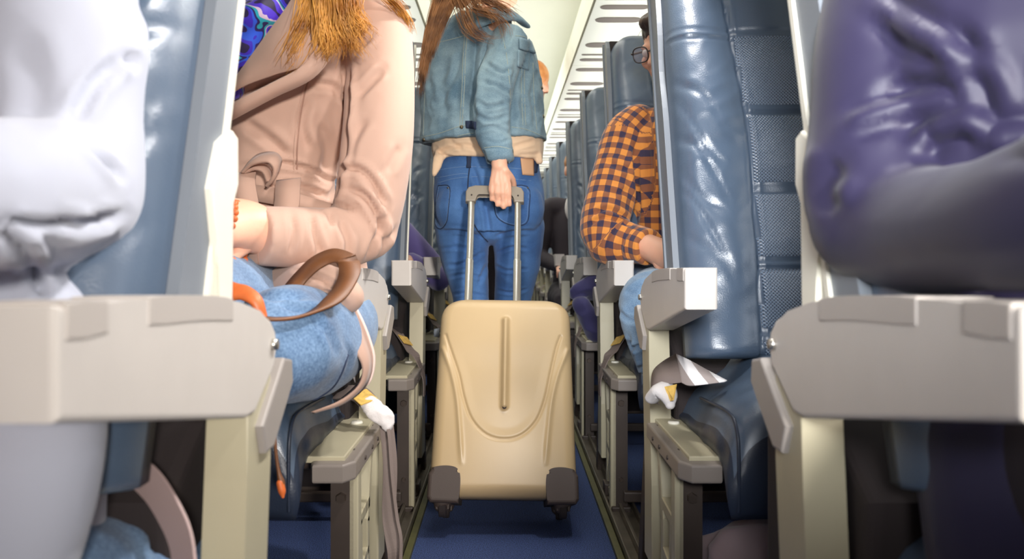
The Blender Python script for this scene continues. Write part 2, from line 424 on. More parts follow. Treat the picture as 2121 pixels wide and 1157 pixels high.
# ------------------------------------------------------------------ seats
def zz(drop): return CAMZ - drop
def flip(bm, s):
    if s < 0:
        for v in bm.verts: v.co.x = -v.co.x
    return bm
W = 0.475; ZB, ZT = 0.515, 1.41; U0 = 0.058
def back_front(z): return 0.70 + 0.31 * (z - 0.75)
def sstep(a, b, x):
    t = min(1, max(0, (x - a) / (b - a))); return t * t * (3 - 2 * t)
def backrest_mesh(nx=84, nz=150):
    bm = bmesh.new(); F0, F1 = [], []
    seams = (1.163, 0.998, 0.836, 0.690, 0.560)
    rows = []; cols = {}
    for j in range(nz + 1):
        z = ZB + (ZT - ZB) * j / nz; row = []
        # outline narrows at the rounded top, corners of the bolsters droop at the bottom
        k = max(0.0, (z - (ZT - 0.075)) / 0.075); inset = 0.075 * (1 - math.sqrt(max(0, 1 - k * k))) 
        for i in range(nx + 1):
            t = i / nx; u = inset + (W - 2 * inset) * t
            e = min(u - inset, W - inset - u); ez = min(z - ZB, ZT - z)
            seam_u = 0.135 + 0.010 * math.sin((z - 0.6) * 5.0) - 0.012 * sstep(0.9, 1.3, z)
            # edge roundness
            er = 0.035; q = min(1, max(0, e / er)); rnd = math.sqrt(max(0, 1 - (1 - q) ** 2))
            qz = min(1, max(0, ez / 0.03)); rz = math.sqrt(max(0, 1 - (1 - qz) ** 2))
            h = 0.045 * rnd * (0.25 + 0.75 * rz)
            uc = min(u, W - u)
            in_bol = uc < seam_u
            if in_bol: h += 0.030 * math.sin(math.pi * min(1, uc / seam_u)) ** 0.8 * rz * (1 - 0.45 * sstep(1.1, 1.3, z))
            else:
                zz_ = [ZB] + sorted(seams) + [ZT]
                for a, b in zip(zz_, zz_[1:]):
                    if a <= z <= b:
                        t2 = (z - a) / (b - a); h += 0.010 * math.sin(math.pi * t2) ** 0.5
                        h += 0.006 * math.sin(math.pi * (uc - seam_u) / (W / 2 - seam_u) * 0.5) * math.sin(math.pi * t2)
            # seams
            ds = abs(uc - seam_u); h -= 0.010 * math.exp(-(ds / 0.0035) ** 2)
            h += 0.003 * math.exp(-((ds - 0.009) / 0.004) ** 2)
            for n_, sz in enumerate(seams):
                if in_bol and n_ != 0: continue
                dz = z - sz
                h -= 0.009 * math.exp(-((dz + 0.007) / 0.0025) ** 2) + (0.004 * math.exp(-((dz - 0.009) / 0.0025) ** 2))
                h += 0.0035 * math.exp(-(dz / 0.006) ** 2)
            # creases of worn leather
            p = Vector((u * 1.0 + z * 0.55, z * 1.0 - u * 0.6, 0))
            nz1 = noise.noise(Vector((p.x * 9, p.y * 22, 3.1))); nz2 = noise.noise(Vector((u * 16 - z * 9, z * 34 + u * 30, 7.7)))
            amp = 1.0 if in_bol else 0.55
            mid = 0.35 + 0.65 * math.exp(-((z - 0.98) / 0.2) ** 2) 
            wr = (1 - abs(nz1) * 2.2); h += amp * 0.0028 * mid * max(0, wr) * sstep(0, .03, e)
            h += amp * 0.0018 * nz2 * mid * sstep(0, .03, e)
            h += 0.012 * noise.noise(Vector((u * 9 + z * 3, z * 7 - u * 4, 1.3))) * sstep(0, .03, e)
            if in_bol:
                cz_ = z + (uc - 0.02) * 1.5
                for c0, a0 in ((1.06, .006), (0.99, .005), (0.925, .007), (0.865, .006), (0.80, .006), (0.745, .004)):
                    dd = cz_ - c0 - 0.02 * math.sin(uc * 50 + c0 * 40)
                    h -= a0 * math.exp(-(dd / 0.010) ** 2) * sstep(0.0, 0.02, uc) * (1 - sstep(0.05, 0.105, uc))
            row.append((u, back_front(z) + 0.035 - h, z, in_bol))
        rows.append(row)
    vf = [[bm.verts.new((r[0], r[1], r[2])) for r in row] for row in rows]
    for j in range(nz):
        for i in range(nx):
            f = bm.faces.new((vf[j][i], vf[j][i+1], vf[j+1][i+1], vf[j+1][i])); f.smooth = True
            zc = rows[j][i][2]
            if not rows[j][i][3] and not rows[j+1][i+1][3] and zc < 1.155 and all(abs(zc - q) > 0.012 for q in (0.998, 0.836, 0.690, 0.560)): f.material_index = 1
    def bk(v): return bm.verts.new((v.co.x, back_front(v.co.z) + 0.052, v.co.z))
    border = [vf[0][i] for i in range(nx + 1)] + [vf[j][nx] for j in range(1, nz + 1)] + [vf[nz][i] for i in range(nx - 1, -1, -1)] + [vf[j][0] for j in range(nz - 1, 0, -1)]
    bb = [bk(v) for v in border]; n = len(border)
    for i in range(n):
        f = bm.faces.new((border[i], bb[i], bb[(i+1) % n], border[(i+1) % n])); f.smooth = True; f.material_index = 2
    bm.faces.new(bb[::-1])
    for v in bm.verts: v.co.x += U0
    return bm

def cushion_mesh(nx=44, ny=40):
    bm = bmesh.new(); G = []
    ya, yb = 0.376, 0.80
    for j in range(ny + 1):
        t = j / ny; y = ya + (yb - ya) * t; row = []
        for i in range(nx + 1):
            u = W * i / nx; e = min(u, W - u); ef = y - ya
            q = min(1, e / 0.05); r1 = math.sqrt(max(0, 1 - (1 - q) ** 2)); q2 = min(1, ef / 0.05); r2 = math.sqrt(max(0, 1 - (1 - q2) ** 2))
            top = 0.470 - 0.025 * sstep(0.05, 0.40, ef) * (1 - sstep(0.02, 0.14, e)) + 0.060 * sstep(0.0, 0.15, e)
            z = top - 0.045 * (1 - r1) - 0.05 * (1 - r2)
            z -= 0.006 * math.exp(-((e - 0.125) / 0.004) ** 2) + 0.005 * math.exp(-((e - 0.012) / 0.004) ** 2)
            z += 0.006 * noise.noise(Vector((u * 11, y * 11, 5))) + 0.004 * noise.noise(Vector((u * 28, y * 18, 9)))
            row.append(bm.verts.new((u, y, z)))
        G.append(row)
    for j in range(ny):
        for i in range(nx): bm.faces.new((G[j][i], G[j][i+1], G[j+1][i+1], G[j+1][i])).smooth = True
    # sides in steps so that they bulge and wrinkle; the front one hangs lower
    border = [G[0][i] for i in range(nx + 1)] + [G[j][nx] for j in range(1, ny + 1)] + [G[ny][i] for i in range(nx - 1, -1, -1)] + [G[j][0] for j in range(ny - 1, 0, -1)]
    prev = border; n = len(border)
    for k in range(1, 8):
        ring = []
        for v in border:
            fr = 1 - sstep(0.0, 0.07, v.co.y - ya)
            zb = 0.385 - 0.075 * fr
            z = v.co.z + (zb - v.co.z) * k / 7; bl = math.sin(math.pi * k / 7.5) * 0.007
            ou = (-1 if v.co.x < 0.01 else (1 if v.co.x > W - 0.01 else 0)) * bl
            oy = (-1 if v.co.y < ya + 0.01 else 0) * (bl - 0.006 * k / 7) 
            wv = 0.004 * noise.noise(Vector((v.co.x * 25, v.co.y * 25, z * 8)))
            ring.append(bm.verts.new((v.co.x + ou + wv, v.co.y + oy + wv, z)))
        for i in range(n):
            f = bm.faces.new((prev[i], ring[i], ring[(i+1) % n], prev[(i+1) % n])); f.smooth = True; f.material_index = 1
        prev = ring
    bm.faces.new(prev[::-1])
    for v in bm.verts: v.co.x += U0 + 0.006
    return bm

ARM = [(.42, .031), (.50, .033), (.58, .036), (.65, .041), (.71, .049), (.77, .062), (.805, .074), (.822, .088), (.827, .105), (.815, .125), (.755, .160), (.73, .160), (.42, .095)]
def arm_bm():
    bm = bmesh.new(); prism(bm, [(d, zz(q)) for d, q in ARM], 0, 0.0, 0.052, 0.0045, 3); return bm
def seat_parts(s, root, lat, hero=None):
    """one aisle seat; x measured outward from the aisle face of its armrest"""
    def put(name, bm, m, parent=root, smooth=False, label=None):
        flip(bm, s); o = finish(name, bm, m, parent, smooth)
        o.location = (0, 0, 0)
        if label: o['label'] = label
        return o
    L_ = [M['leather'], M['perf'], M['leather_dark']]
    bk = put('backrest', backrest_mesh(), L_)
    # stitching beside the seams
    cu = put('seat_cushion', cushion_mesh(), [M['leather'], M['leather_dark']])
    bm = bmesh.new()   # piping of the cushion
    for xo in (0.012, W - 0.0):
        bm = bmesh.new(); tube(bm, [(Vector((U0 + xo, 0.373, 0.325)), .0028), (Vector((U0 + xo, 0.371, 0.40)), .0028), (Vector((U0 + xo, 0.383, 0.447)), .0028), (Vector((U0 + xo, 0.43, 0.463)), .0028), (Vector((U0 + xo, 0.60, 0.452)), .0028)], 6, 4)
        put('piping', bm, M['leather_dark'], cu, True)
    # side shell
    zs = np.linspace(0.60, 1.40, 30)
    out = []
    for z in zs: 
        wv = 0.012 * math.exp(-((z - 1.10) / 0.07) ** 2)
        out.append((back_front(z) + 0.036 + wv + 0.02 * sstep(1.36, 1.41, z), z))
    for z in zs[::-1]: out.append((back_front(z) + 0.098 - 0.03 * sstep(1.33, 1.41, z), z))
    bm = bmesh.new(); prism(bm, out, 0, U0 - 0.012, U0 + 0.002, 0.003, 2); put('side_shell', bm, M['shell'])
    bm = bmesh.new(); prism(bm, [(back_front(z) + 0.051, z) for z in zs] + [(back_front(z) + 0.092, z) for z in zs[::-1]], 0, U0, U0 + W, 0.004, 2)
    put('back_shell', bm, M['black'])
    bm = bmesh.new()
    prism(bm, [(0.70, 0.49), (0.86, 0.60), (0.95, 0.575), (0.985, 0.52), (0.985, 0.30), (0.90, 0.20), (0.72, 0.36)], 0, U0 - 0.008, U0 + W, 0.012, 3)
    put('lower_back_cover', bm, M['black'])
    # cream edge strip and fin of the recline hinge
    bm = bmesh.new()
    prism(bm, [(back_front(z) + 0.095, z) for z in zs] + [(back_front(z) + 0.106, z) for z in zs[::-1]], 0, U0 - 0.016, U0 + 0.01, 0.002, 2)
    put('edge_strip', bm, M['cream'])
    bm = bmesh.new()
    prism(bm, [(0.80, 0.60), (0.795, 0.70), (0.775, 0.78), (0.80, 0.83), (0.835, 0.848), (0.852, 0.842), (0.853, 0.79), (0.832, 0.77), (0.832, 0.60)], 0, U0 - 0.020, U0 - 0.006, 0.003, 2)
    put('hinge_fin', bm, M['cream'])
    # armrest
    a = put('armrest', arm_bm(), M['arm'])
    top = [(d, zz(q)) for d, q in catmull([(p[0], p[1]) for p in ARM[:6]], 3) if d <= 0.70]
    bm = bmesh.new(); o1 = [(d, z + 0.0012) for d, z in top if d > 0.503]; o1 = o1 + [(d, z - 0.020) for d, z in o1[::-1]]
    prism(bm, o1, 0, -0.0012, 0.0532, 0.0015, 2); put('armrest_pad', bm, M['arm_pad'], a)
    bm = bmesh.new(); o1 = [(d, z + 0.0012) for d, z in top if d < 0.5]; o1 = o1 + [(d, z - 0.021) for d, z in o1[::-1]]
    prism(bm, [(max(d, .428), z) for d, z in o1], 0, -0.0012, 0.0532, 0.0015, 2); put('armrest_pad', bm, M['arm_pad'], a)
    bm = bmesh.new(); disc(bm, (-0.002, 0.808, zz(.100)), (-1, 0, 0), 0.0065, 0.008); put('screw', bm, M['screw'], a, True)
    bm = bmesh.new(); prism(bm, [(.838, zz(.118)), (.868, zz(.124)), (.872, zz(.150)), (.80, zz(.205)), (.775, zz(.205)), (.762, zz(.175))], 0, -0.005, 0.024, 0.003, 2)
    put('pivot_cap', bm, M['arm_end'], a)
    # post and lower frame
    post = [(.745, .60), (.738, .50), (.728, .40), (.712, .26), (.712, .10), (.79, .10), (.785, .26), (.800, .40), (.812, .50), (.815, .60)]
    bm = bmesh.new(); prism(bm, [(d, z) for d, z in post], 0, 0.003, 0.044, 0.003, 2); put('armrest_post', bm, M['post'])
    bm = bmesh.new(); box(bm, 0.012, 0.036, 0.745, 0.80, 0.565, 0.60, 0.002); put('hinge_pin', bm, M['dark_metal'])
    bm = bmesh.new(); prism(bm, [(-0.004, .45), (.012, .425), (.06, .425), (.066, .44), (.066, .56), (.046, .69), (.030, .725), (-0.004, .725)], 2, 0.350, 0.380, 0.004, 3)
    bp = put('side_bumper', bm, M['bumper'])
    for dd in (0.53, 0.60, 0.66):
        bm = bmesh.new(); disc(bm, (-0.0045, dd, 0.364), (-1, 0, 0), 0.0045, 0.003); put('bumper_rivet', bm, M['dark_metal'], bp, True)
    bm = bmesh.new(); prism(bm, [(.014, .45), (.085, .45), (.09, .80), (.012, .80)], 2, 0.376, 0.387, 0.002, 2); fr = put('side_plate', bm, M['post'])
    bm = bmesh.new(); disc(bm, (0.040, 0.685, 0.389), (0, 0, 1), 0.012, 0.004, 24); put('plate_cap', bm, M['cream'], fr, True)
    # front leg: dark strut and beige web with openings
    bm = bmesh.new(); prism(bm, [(.010, .50), (.048, .50), (.048, .53), (.010, .53)], 2, 0.02, 0.352, 0.003, 2); box(bm, 0.004, 0.056, 0.49, 0.58, 0.0, 0.028, 0.004)
    lg = put('leg', bm, M['dark_metal'])
    for zb_, rb_ in ((.305, .0095), (.10, .006)):
        bm = bmesh.new(); disc(bm, (0.030, 0.497, zb_), (0, -1, 0), rb_, 0.010, 6); put('bolt', bm, M['buckle'], lg)
    bm = bmesh.new()
    def bar(a, b, wd, x0=0.012, x1=0.034):
        a = Vector((a[0], a[1])); b = Vector((b[0], b[1])); t = (b - a).normalized(); n = Vector((-t.y, t.x)) * wd / 2
        prism(bm, [tuple(a + n), tuple(b + n), tuple(b - n), tuple(a - n)], 0, x0, x1, 0.002, 1)
    bar((.515, .35), (.515, .02), .030, 0.002, 0.018); bar((.51, .350), (.71, .350), .02, 0.006, 0.034); bar((.70, .352), (.655, .21), .022); bar((.655, .22), (.665, .02), .022)
    bar((.515, .235), (.67, .245), .022); bar((.515, .13), (.66, .16), .018); bar((.515, .035), (.67, .035), .02)
    bar((.585, .24), (.59, .15), .014); bar((.59, .15), (.66, .045), .014)
    put('leg_web', bm, M['post'])
    bm = bmesh.new(); prism(bm, [(.80, .352), (.835, .352), (.93, 0.0), (.885, 0.0)], 0, 0.012, 0.045, 0.003, 2); put('leg', bm, M['dark_metal'])
    bm = bmesh.new()
    for y, z, r in ((0.52, 0.365, .018), (0.70, 0.365, .018)): tube(bm, [(Vector((0.02, y, z)), r), (Vector((1.02, y, z)), r)], 12, 1)
    put('cross_beam', bm, M['dark_metal'], smooth=True)
    bm = bmesh.new(); box(bm, 0.03, 1.02, 0.445, 0.465, 0.055, 0.082, 0.004); box(bm, 0.03, 1.02, 0.90, 0.92, 0.19, 0.205, 0.004); put('baggage_bar', bm, M['dark_metal'])
    # window-side neighbour of the same bench
    for nm, src in (('backrest', bk), ('seat_cushion', cu)):
        c = src.copy(); C.objects.link(c); c.parent = root; c.location = (s * (W + 0.03), 0, 0)
    bm = bmesh.new(); prism(bm, [(d, z) for d, z in post], 0, 1.01, 1.05, 0.003, 2); put('armrest_post', bm, M['post'])
    bm = bmesh.new(); box(bm, 1.0, 1.04, 0.47, 0.53, 0.0, 0.37, 0.003); put('leg', bm, M['dark_metal'])

LAT = {-1: 0.244, 1: 0.281}
def belt_common(s, root):
    """short belt end lying over the frame, with its yellow label"""
    lat = LAT[s]
    def v(u, y, z): return Vector((s * u, y, z))
    pts = dense([v(.10, .735, .50), v(.07, .70, .47), v(.035, .665, .430), v(.010, .64, .405), (v(-.010, .635, .35)), v(-.012, .63, .30)], 5)
    bm = bmesh.new(); ribbon(bm, pts, Vector((0, 1, 0.2)), 0.045, 0.0022)
    o = finish('seat_belt', bm, M['belt'], root); o.location = (0, 0, 0)
    bm = bmesh.new(); p2 = dense([v(.060, .691, .462), v(.040, .672, .440)], 3); p2 = [p + Vector((-s * .0015, -.001, .002)) for p in p2]
    ribbon(bm, p2, Vector((0, 1, 0.2)), 0.043, 0.0020); l = finish('belt_label', bm, M['label_y'], o); l.location = (0, 0, 0)
    return o
proto = {}
ORD = {0: 'nearest the camera', 1: 'in the second row', 2: 'in the third row', 3: 'in the fourth row', 4: 'in the fifth row', 5: 'in the sixth row', 6: 'in the seventh row', 7: 'in the eighth row', 8: 'in the ninth row', 9: 'in the tenth row', 10: 'in the last row in view'}
WHO = {(-1, 0): 'holding the light grey passenger', (-1, 1): 'under the woman in the pink coat', (1, 0): 'holding the passenger in navy', (1, 1): 'left empty', (1, 2): 'under the man in the plaid shirt'}
for s in (-1, 1):
    U0 = 0.070 if s < 0 else 0.058
    root = empty('airplane_seat', (s * LAT[s], 0, 0)); seat_parts(s, root, LAT[s]); proto[s] = root
    seats = {0: root}
    slate = [c for c in root.children if c.name.startswith('edge_strip')][0].data.copy(); slate.materials[0] = M['shell']
    for k in range(1, 11):
        c = copy_tree(root); c.location = (s * LAT[s], 0.79 * k, 0); seats[k] = c
        for ch in list(c.children):
            if ch.name.startswith('hinge_fin'): bpy.data.objects.remove(ch)
            elif ch.name.startswith('edge_strip') and s > 0: ch.data = slate
    for k in range(0, 11):
        w_ = WHO.get((s, k), '')
        tag(seats[k], ('blue leather seat %s, %s%s' % (ORD[k], side_word[s], ', ' + w_ if w_ else ' side of the aisle')), 'seat', 'airplane seats along the aisle')
        if k >= 2: belt_common(s, seats[k])
        if k == 0: tag(seats[k])
    proto[(s, 'all')] = seats

# ------------------------------------------------------------------ belts of the second row
def strap(name, pts, wd, width, thick, m, parent):
    bm = bmesh.new(); ribbon(bm, dense(pts, 6), wd, width, thick); return finish(name, bm, m, parent)
sR = proto[(1, 'all')][1]; sL = proto[(-1, 'all')][1]
# right: webbing looped up from the cushion, falling to the aisle side
e1 = [P(1362, 815, 1.44), P(1349, 780, 1.43), P(1362, 755, 1.43), P(1402, 733, 1.44)]
bm = bmesh.new()
A = dense([P(1352, 832, 1.44), P(1348, 800, 1.435), P(1352, 768, 1.43), P(1372, 748, 1.43), P(1399, 732, 1.44)], 5)
B = dense([P(1365, 838, 1.41), P(1349, 812, 1.395), P(1362, 797, 1.385), P(1388, 794, 1.38), P(1411, 791, 1.38)], 5)
def sheet(bm, A, B, th=0.002):
    n = len(A); q_ = n // 2; nrm = (A[q_] - A[q_ - 1]).cross(B[q_] - A[q_]).normalized() * th
    r = [[bm.verts.new(v) for v in L] for L in (A, B, [b + nrm for b in B], [a + nrm for a in A])]
    for i in range(n - 1):
        for j in range(4): bm.faces.new((r[j][i], r[j][i+1], r[(j+1) % 4][i+1], r[(j+1) % 4][i]))
    bm.faces.new([r[j][0] for j in range(4)]); bm.faces.new([r[j][-1] for j in range(4)][::-1])
sheet(bm, A, B); bl = finish('seat_belt', bm, M['belt'], sR, True)
mm = mat('striped_belt_webbing', (208, 202, 200), 0.6, bump=0.4, bscale=900); N, L = nodes(mm)
tc = N.new('ShaderNodeTexCoord'); sp = N.new('ShaderNodeSeparateXYZ'); L.new(tc.outputs['Object'], sp.inputs[0])
h = mth(N, L, 'GREATER_THAN', mth(N, L, 'SINE', mth(N, L, 'MULTIPLY', mth(N, L, 'ADD', sp.outputs['X'], mth(N, L, 'MULTIPLY', sp.outputs['Z'], 0.35)), 2 * math.pi / 0.040)), 0.1)
mx = N.new('ShaderNodeMixRGB'); mx.inputs[1].default_value = (*lin((232, 228, 228)), 1); mx.inputs[2].default_value = (*lin((158, 146, 142)), 1)
L.new(h, mx.inputs[0]); L.new(mx.outputs[0], N['Principled BSDF'].inputs['Base Color'])
bm = bmesh.new()
sheet(bm, dense([P(1400, 732, 1.44), P(1430, 746, 1.42), P(1470, 768, 1.38), P(1506, 787, 1.34)], 4), dense([P(1412, 791, 1.38), P(1428, 797, 1.36), P(1462, 794, 1.335), P(1500, 789, 1.33)], 4))
t_ = finish('striped_strap', bm, mm, bl, True); t_['label'] = 'white and grey striped belt webbing'
bm = bmesh.new(); tube(bm, [(P(1353, 822, 1.40), .020, .012), (P(1372, 806, 1.385), .028, .014), (P(1384, 820, 1.375), .022, .012), (P(1388, 838, 1.37), .010, .008)], 12, 4); finish('belt_wrapping', bm, M['belt_white'], bl, True)
bm = bmesh.new(); sheet(bm, [P(1378, 800, 1.365), P(1390, 830, 1.36)], [P(1402, 795, 1.355), P(1396, 828, 1.35)]); finish('belt_label', bm, M['label_y'], bl)
# left: label and white wrapped strap across the bumper, tail hanging to the floor
bl = strap('seat_belt', [P(700, 812, 1.50), P(728, 812, 1.48), P(748, 818, 1.46), P(768, 838, 1.44), P(792, 862, 1.44)], Vector((0.3, 1, 0.6)), 0.038, 0.0025, M['belt'], sL)
strap('belt_label', [P(742, 812, 1.445), P(765, 832, 1.42)], Vector((0.3, 1, 0.4)), 0.036, 0.002, M['label_y'], bl)
bm = bmesh.new(); tube(bm, [(P(762, 832, 1.43), .016, .008), (P(780, 852, 1.42), .020, .009), (P(800, 868, 1.42), .017, .008), (P(803, 885, 1.42), .010, .007)], 12, 4); q_ = fuse(bm, .003, 1); rumple(q_, .004, 60); link_mesh('belt_wrapping', q_, M['belt_white'], bl, True); bm = None; (lambda *a: 0)('belt_wrapping', bm, M['belt_white'], bl, True)
strap('belt_tail', [P(800, 866, 1.42), P(806, 905, 1.41), P(812, 985, 1.40), P(822, 1070, 1.39), P(830, 1115, 1.38), P(829, 1175, 1.37)], Vector((1, 0.5, 0)), 0.006, 0.0025, M['belt'], bl)
strap('belt_tail', [P(800, 875, 1.44), P(808, 960, 1.43), P(806, 1060, 1.42), P(812, 1110, 1.41), P(818, 1150, 1.40), P(818, 1200, 1.40)], Vector((1, 0.3, 0)), 0.026, 0.0025, M['belt'], bl)

# ------------------------------------------------------------------ suitcase
case = empty('rolling_suitcase', (-0.008, 2.06, 0)); tag(case, 'beige hard shell rolling suitcase tilted back on its wheels in the aisle', 'suitcase')
case.rotation_euler = (R(-20), R(0.9), 0)
CW, CD, ZL, ZH = 0.189, 0.18, 0.046, 0.562
def cput(name, bm, m, parent=case, smooth=True):
    me = bm_mesh(bm, name); o = bpy.data.objects.new(name, me); C.objects.link(o)
    for q in (m if isinstance(m, list) else [m]): me.materials.append(q)
    if smooth: me.polygons.foreach_set('use_smooth', [True] * len(me.polygons))
    o.parent = parent; return o
M['case'] = mat('beige_shell', (192, 166, 126), 0.38, bump=0.12, bscale=900, spec=0.55, var=0.02, vscale=6)
M['case_dark'] = mat('case_dark_trim', (72, 60, 54), 0.6, bump=0.2, bscale=500)
M['alu'] = mat('satin_aluminium', (206, 204, 192), 0.3, metal=0.75)
M['handle'] = mat('grip_grey', (140, 130, 116), 0.4)
def case_half_width(z):
    r = 0.060; q = max(0, (z - (ZH - r)) / r); q2 = max(0, (ZL + 0.03 - z) / 0.03)
    return (CW - 0.003) - 0.013 * (z - ZL) / (ZH - ZL) - r * (1 - math.sqrt(max(0, 1 - q * q))) - 0.03 * (1 - math.sqrt(max(0, 1 - q2 * q2)))
def U_curve(x, z):
    """signed distance-like value of the moulded U line"""
    pts = UPTS
    best = 9
    for (ax, az), (bx, bz) in zip(pts, pts[1:]):
        dx, dz = bx - ax, bz - az; t = max(0, min(1, ((x - ax) * dx + (z - az) * dz) / (dx * dx + dz * dz + 1e-12)))
        best = min(best, math.hypot(x - ax - t * dx, z - az - t * dz))
    return best
UPTS = catmull([(-0.158, .455), (-0.146, .42), (-0.120, .35), (-0.105, .29), (-0.083, .235), (-0.045, .198), (0, .187), (0.045, .198), (0.083, .235), (0.105, .29), (0.118, .35), (0.134, .42), (0.146, .455)], 4)
RL = catmull([(-0.165, .42), (-0.140, .36), (-0.122, .29), (-0.112, .21), (-0.105, .13)], 5)
def ldist(x, z, pts):
    best = 9
    for (ax, az), (bx, bz) in zip(pts, pts[1:]):
        dx, dz = bx - ax, bz - az; t = max(0, min(1, ((x - ax) * dx + (z - az) * dz) / (dx * dx + dz * dz + 1e-12)))
        best = min(best, math.hypot(x - ax - t * dx, z - az - t * dz))
    return best
bm = bmesh.new(); nx, nz = 150, 190; rows = []
for j in range(nz + 1):
    z = ZL + (ZH - ZL) * j / nz; hw = max(0.004, case_half_width(z)); row = []
    for i in range(nx + 1):
        t = -1 + 2 * i / nx; x = hw * t
        e = hw - abs(x); ez = min(z - ZL, ZH - z)
        q = min(1, e / 0.030); q2 = min(1, ez / 0.035)
        drop = 0.030 * (1 - math.sqrt(max(0, 1 - (1 - q) ** 2))) + 0.035 * (1 - math.sqrt(max(0, 1 - (1 - q2) ** 2)))
        bulge = 0.016 * (1 - (x / CW) ** 2) * math.sin(math.pi * (z - ZL) / (ZH - ZL)) ** 0.6
        h = bulge - drop
        d = U_curve(x, z); h -= 0.0045 * math.exp(-(d / 0.0035) ** 2)
        # the panel inside the U is sunk softly
        inside = abs(x) < np.interp(z, [p[1] for p in UPTS[len(UPTS)//2:]], [p[0] for p in UPTS[len(UPTS)//2:]]) if z > .187 and z < .455 else False
        if inside: h -= 0.0030 * sstep(0.0, 0.03, d) * (1 - sstep(.36, .45, z))
        for sgn in (1, -1):
            dl = ldist(x * sgn, z, RL); h += 0.005 * math.exp(-(dl / 0.006) ** 2) * sstep(.10, .18, z)
        dr = math.hypot(x, z - min(.495, max(.27, z))); h += 0.016 * math.exp(-(dr / 0.0080) ** 2.4) if dr < .024 else 0
        row.append(bm.verts.new((x, -CD - h, z)))
    rows.append(row)
for j in range(nz):
    for i in range(nx): bm.faces.new((rows[j][i], rows[j][i+1], rows[j+1][i+1], rows[j+1][i]))
border = [rows[0][i] for i in range(nx + 1)] + [rows[j][nx] for j in range(1, nz + 1)] + [rows[nz][i] for i in range(nx - 1, -1, -1)] + [rows[j][0] for j in range(nz - 1, 0, -1)]
prev = border; n = len(border)
for yy in (-0.135, -0.118, -0.112, -0.108, -0.102, -0.085, -0.02, -0.003):
    k = 1.0 if yy < -.02 else (1.0 if yy < -.01 else 0.94)
    g = 0.985 if abs(yy + .110) < .004 else 1.0
    zc = (ZL + ZH) / 2
    ring = [bm.verts.new((v.co.x * k * g, yy, zc + (v.co.z - zc) * (1 - (1 - k * g) * .7))) for v in border]
    for i in range(n): bm.faces.new((prev[i], ring[i], ring[(i+1) % n], prev[(i+1) % n]))
    prev = ring
bm.faces.new(prev[::-1])
cput('shell', bm, M['case'])
bm = bmesh.new(); box(bm, -.001 - CW + .012, CW - .011, -0.116, -0.104, ZL + .03, ZH - .05, .002)
cput('zip_band', bm, M['case_dark'])
for sx in (-1, 1):
    # moulded corner guards over the lower corners
    bm = bmesh.new()
    pts = catmull([(0.110, ZL - .014), (0.106, ZL + .03), (0.108, ZL + .058), (0.116, ZL + .070), (0.132, ZL + .075), (0.155, ZL + .075), (0.178, ZL + .070)], 4)
    out = [(sx * x, z) for x, z in pts] + [(sx * 0.187, ZL + .055), (sx * 0.188, ZL + .0), (sx * 0.180, ZL - .012)]
    me_pts = [(x, z) for x, z in out]
    def mk(y0, y1):
        bm2 = bm
        A_ = [bm2.verts.new((x, y0, z)) for x, z in me_pts]; B_ = [bm2.verts.new((x, y1, z)) for x, z in me_pts]; n_ = len(me_pts)
        fs = [bm2.faces.new(A_), bm2.faces.new(B_[::-1])]
        for i in range(n_): fs.append(bm2.faces.new((A_[i], B_[i], B_[(i+1) % n_], A_[(i+1) % n_])))
        bmesh.ops.bevel(bm2, geom=list(set(fs[0].edges)), offset=.010, segments=4, profile=.5, affect='EDGES')
    mk(-CD - 0.0075, -0.004); cput('corner_guard', bm, M['case_dark'], smooth=False)
    for yy, nm in ((-CD + .030, 'wheel'), (-0.022, 'wheel')):
        bm = bmesh.new(); tube(bm, [(Vector((sx * .150, yy, ZL + .03)), .024), (Vector((sx * .150, yy, ZL - .004)), .025), (Vector((sx * .150, yy + .004, ZL - .016)), .024, .018)], 16, 3)
        for q in (-1, 1): box(bm, sx * .150 + q * .014 - .003, sx * .150 + q * .014 + .003, yy - .014, yy + .016, 0.018, ZL - .006, .002)
        hs = cput('wheel_housing', bm, M['case_dark'])
        bm = bmesh.new(); bmesh.ops.create_cone(bm, cap_ends=True, segments=28, radius1=.024, radius2=.024, depth=.018, matrix=Matrix.Translation((sx * .150, yy + .004, .024)) @ Matrix.Rotation(R(90), 4, 'Y'))
        bmesh.ops.bevel(bm, geom=[e for e in bm.edges], offset=.002, segments=1, affect='EDGES'); cput('wheel', bm, M['black'], hs, False)
    # telescopic poles
    bm = bmesh.new(); x = sx * .0700 - .038
    tube(bm, [(Vector((x, -.035, ZH - .08)), .0135, .0095), (Vector((x, -.035, .715)), .0135, .0095)], 16, 1); cput('outer_pole', bm, M['alu'])
    bm = bmesh.new(); tube(bm, [(Vector((x, -.035, .711)), .0115, .008), (Vector((x, -.035, .920)), .0115, .008)], 16, 1)
    o = cput('inner_pole', bm, M['alu'])
bm = bmesh.new(); disc(bm, (-CW - .004, -.06, .49), (-1, 0, 0), .013, .014, 20); cput('side_stud', bm, M['shell'])
bm = bmesh.new(); disc(bm, (0, -CD - .0225, .266), (0, -1, 0), .0055, .002, 14); cput('rib_dimple', bm, M['case_dark'])
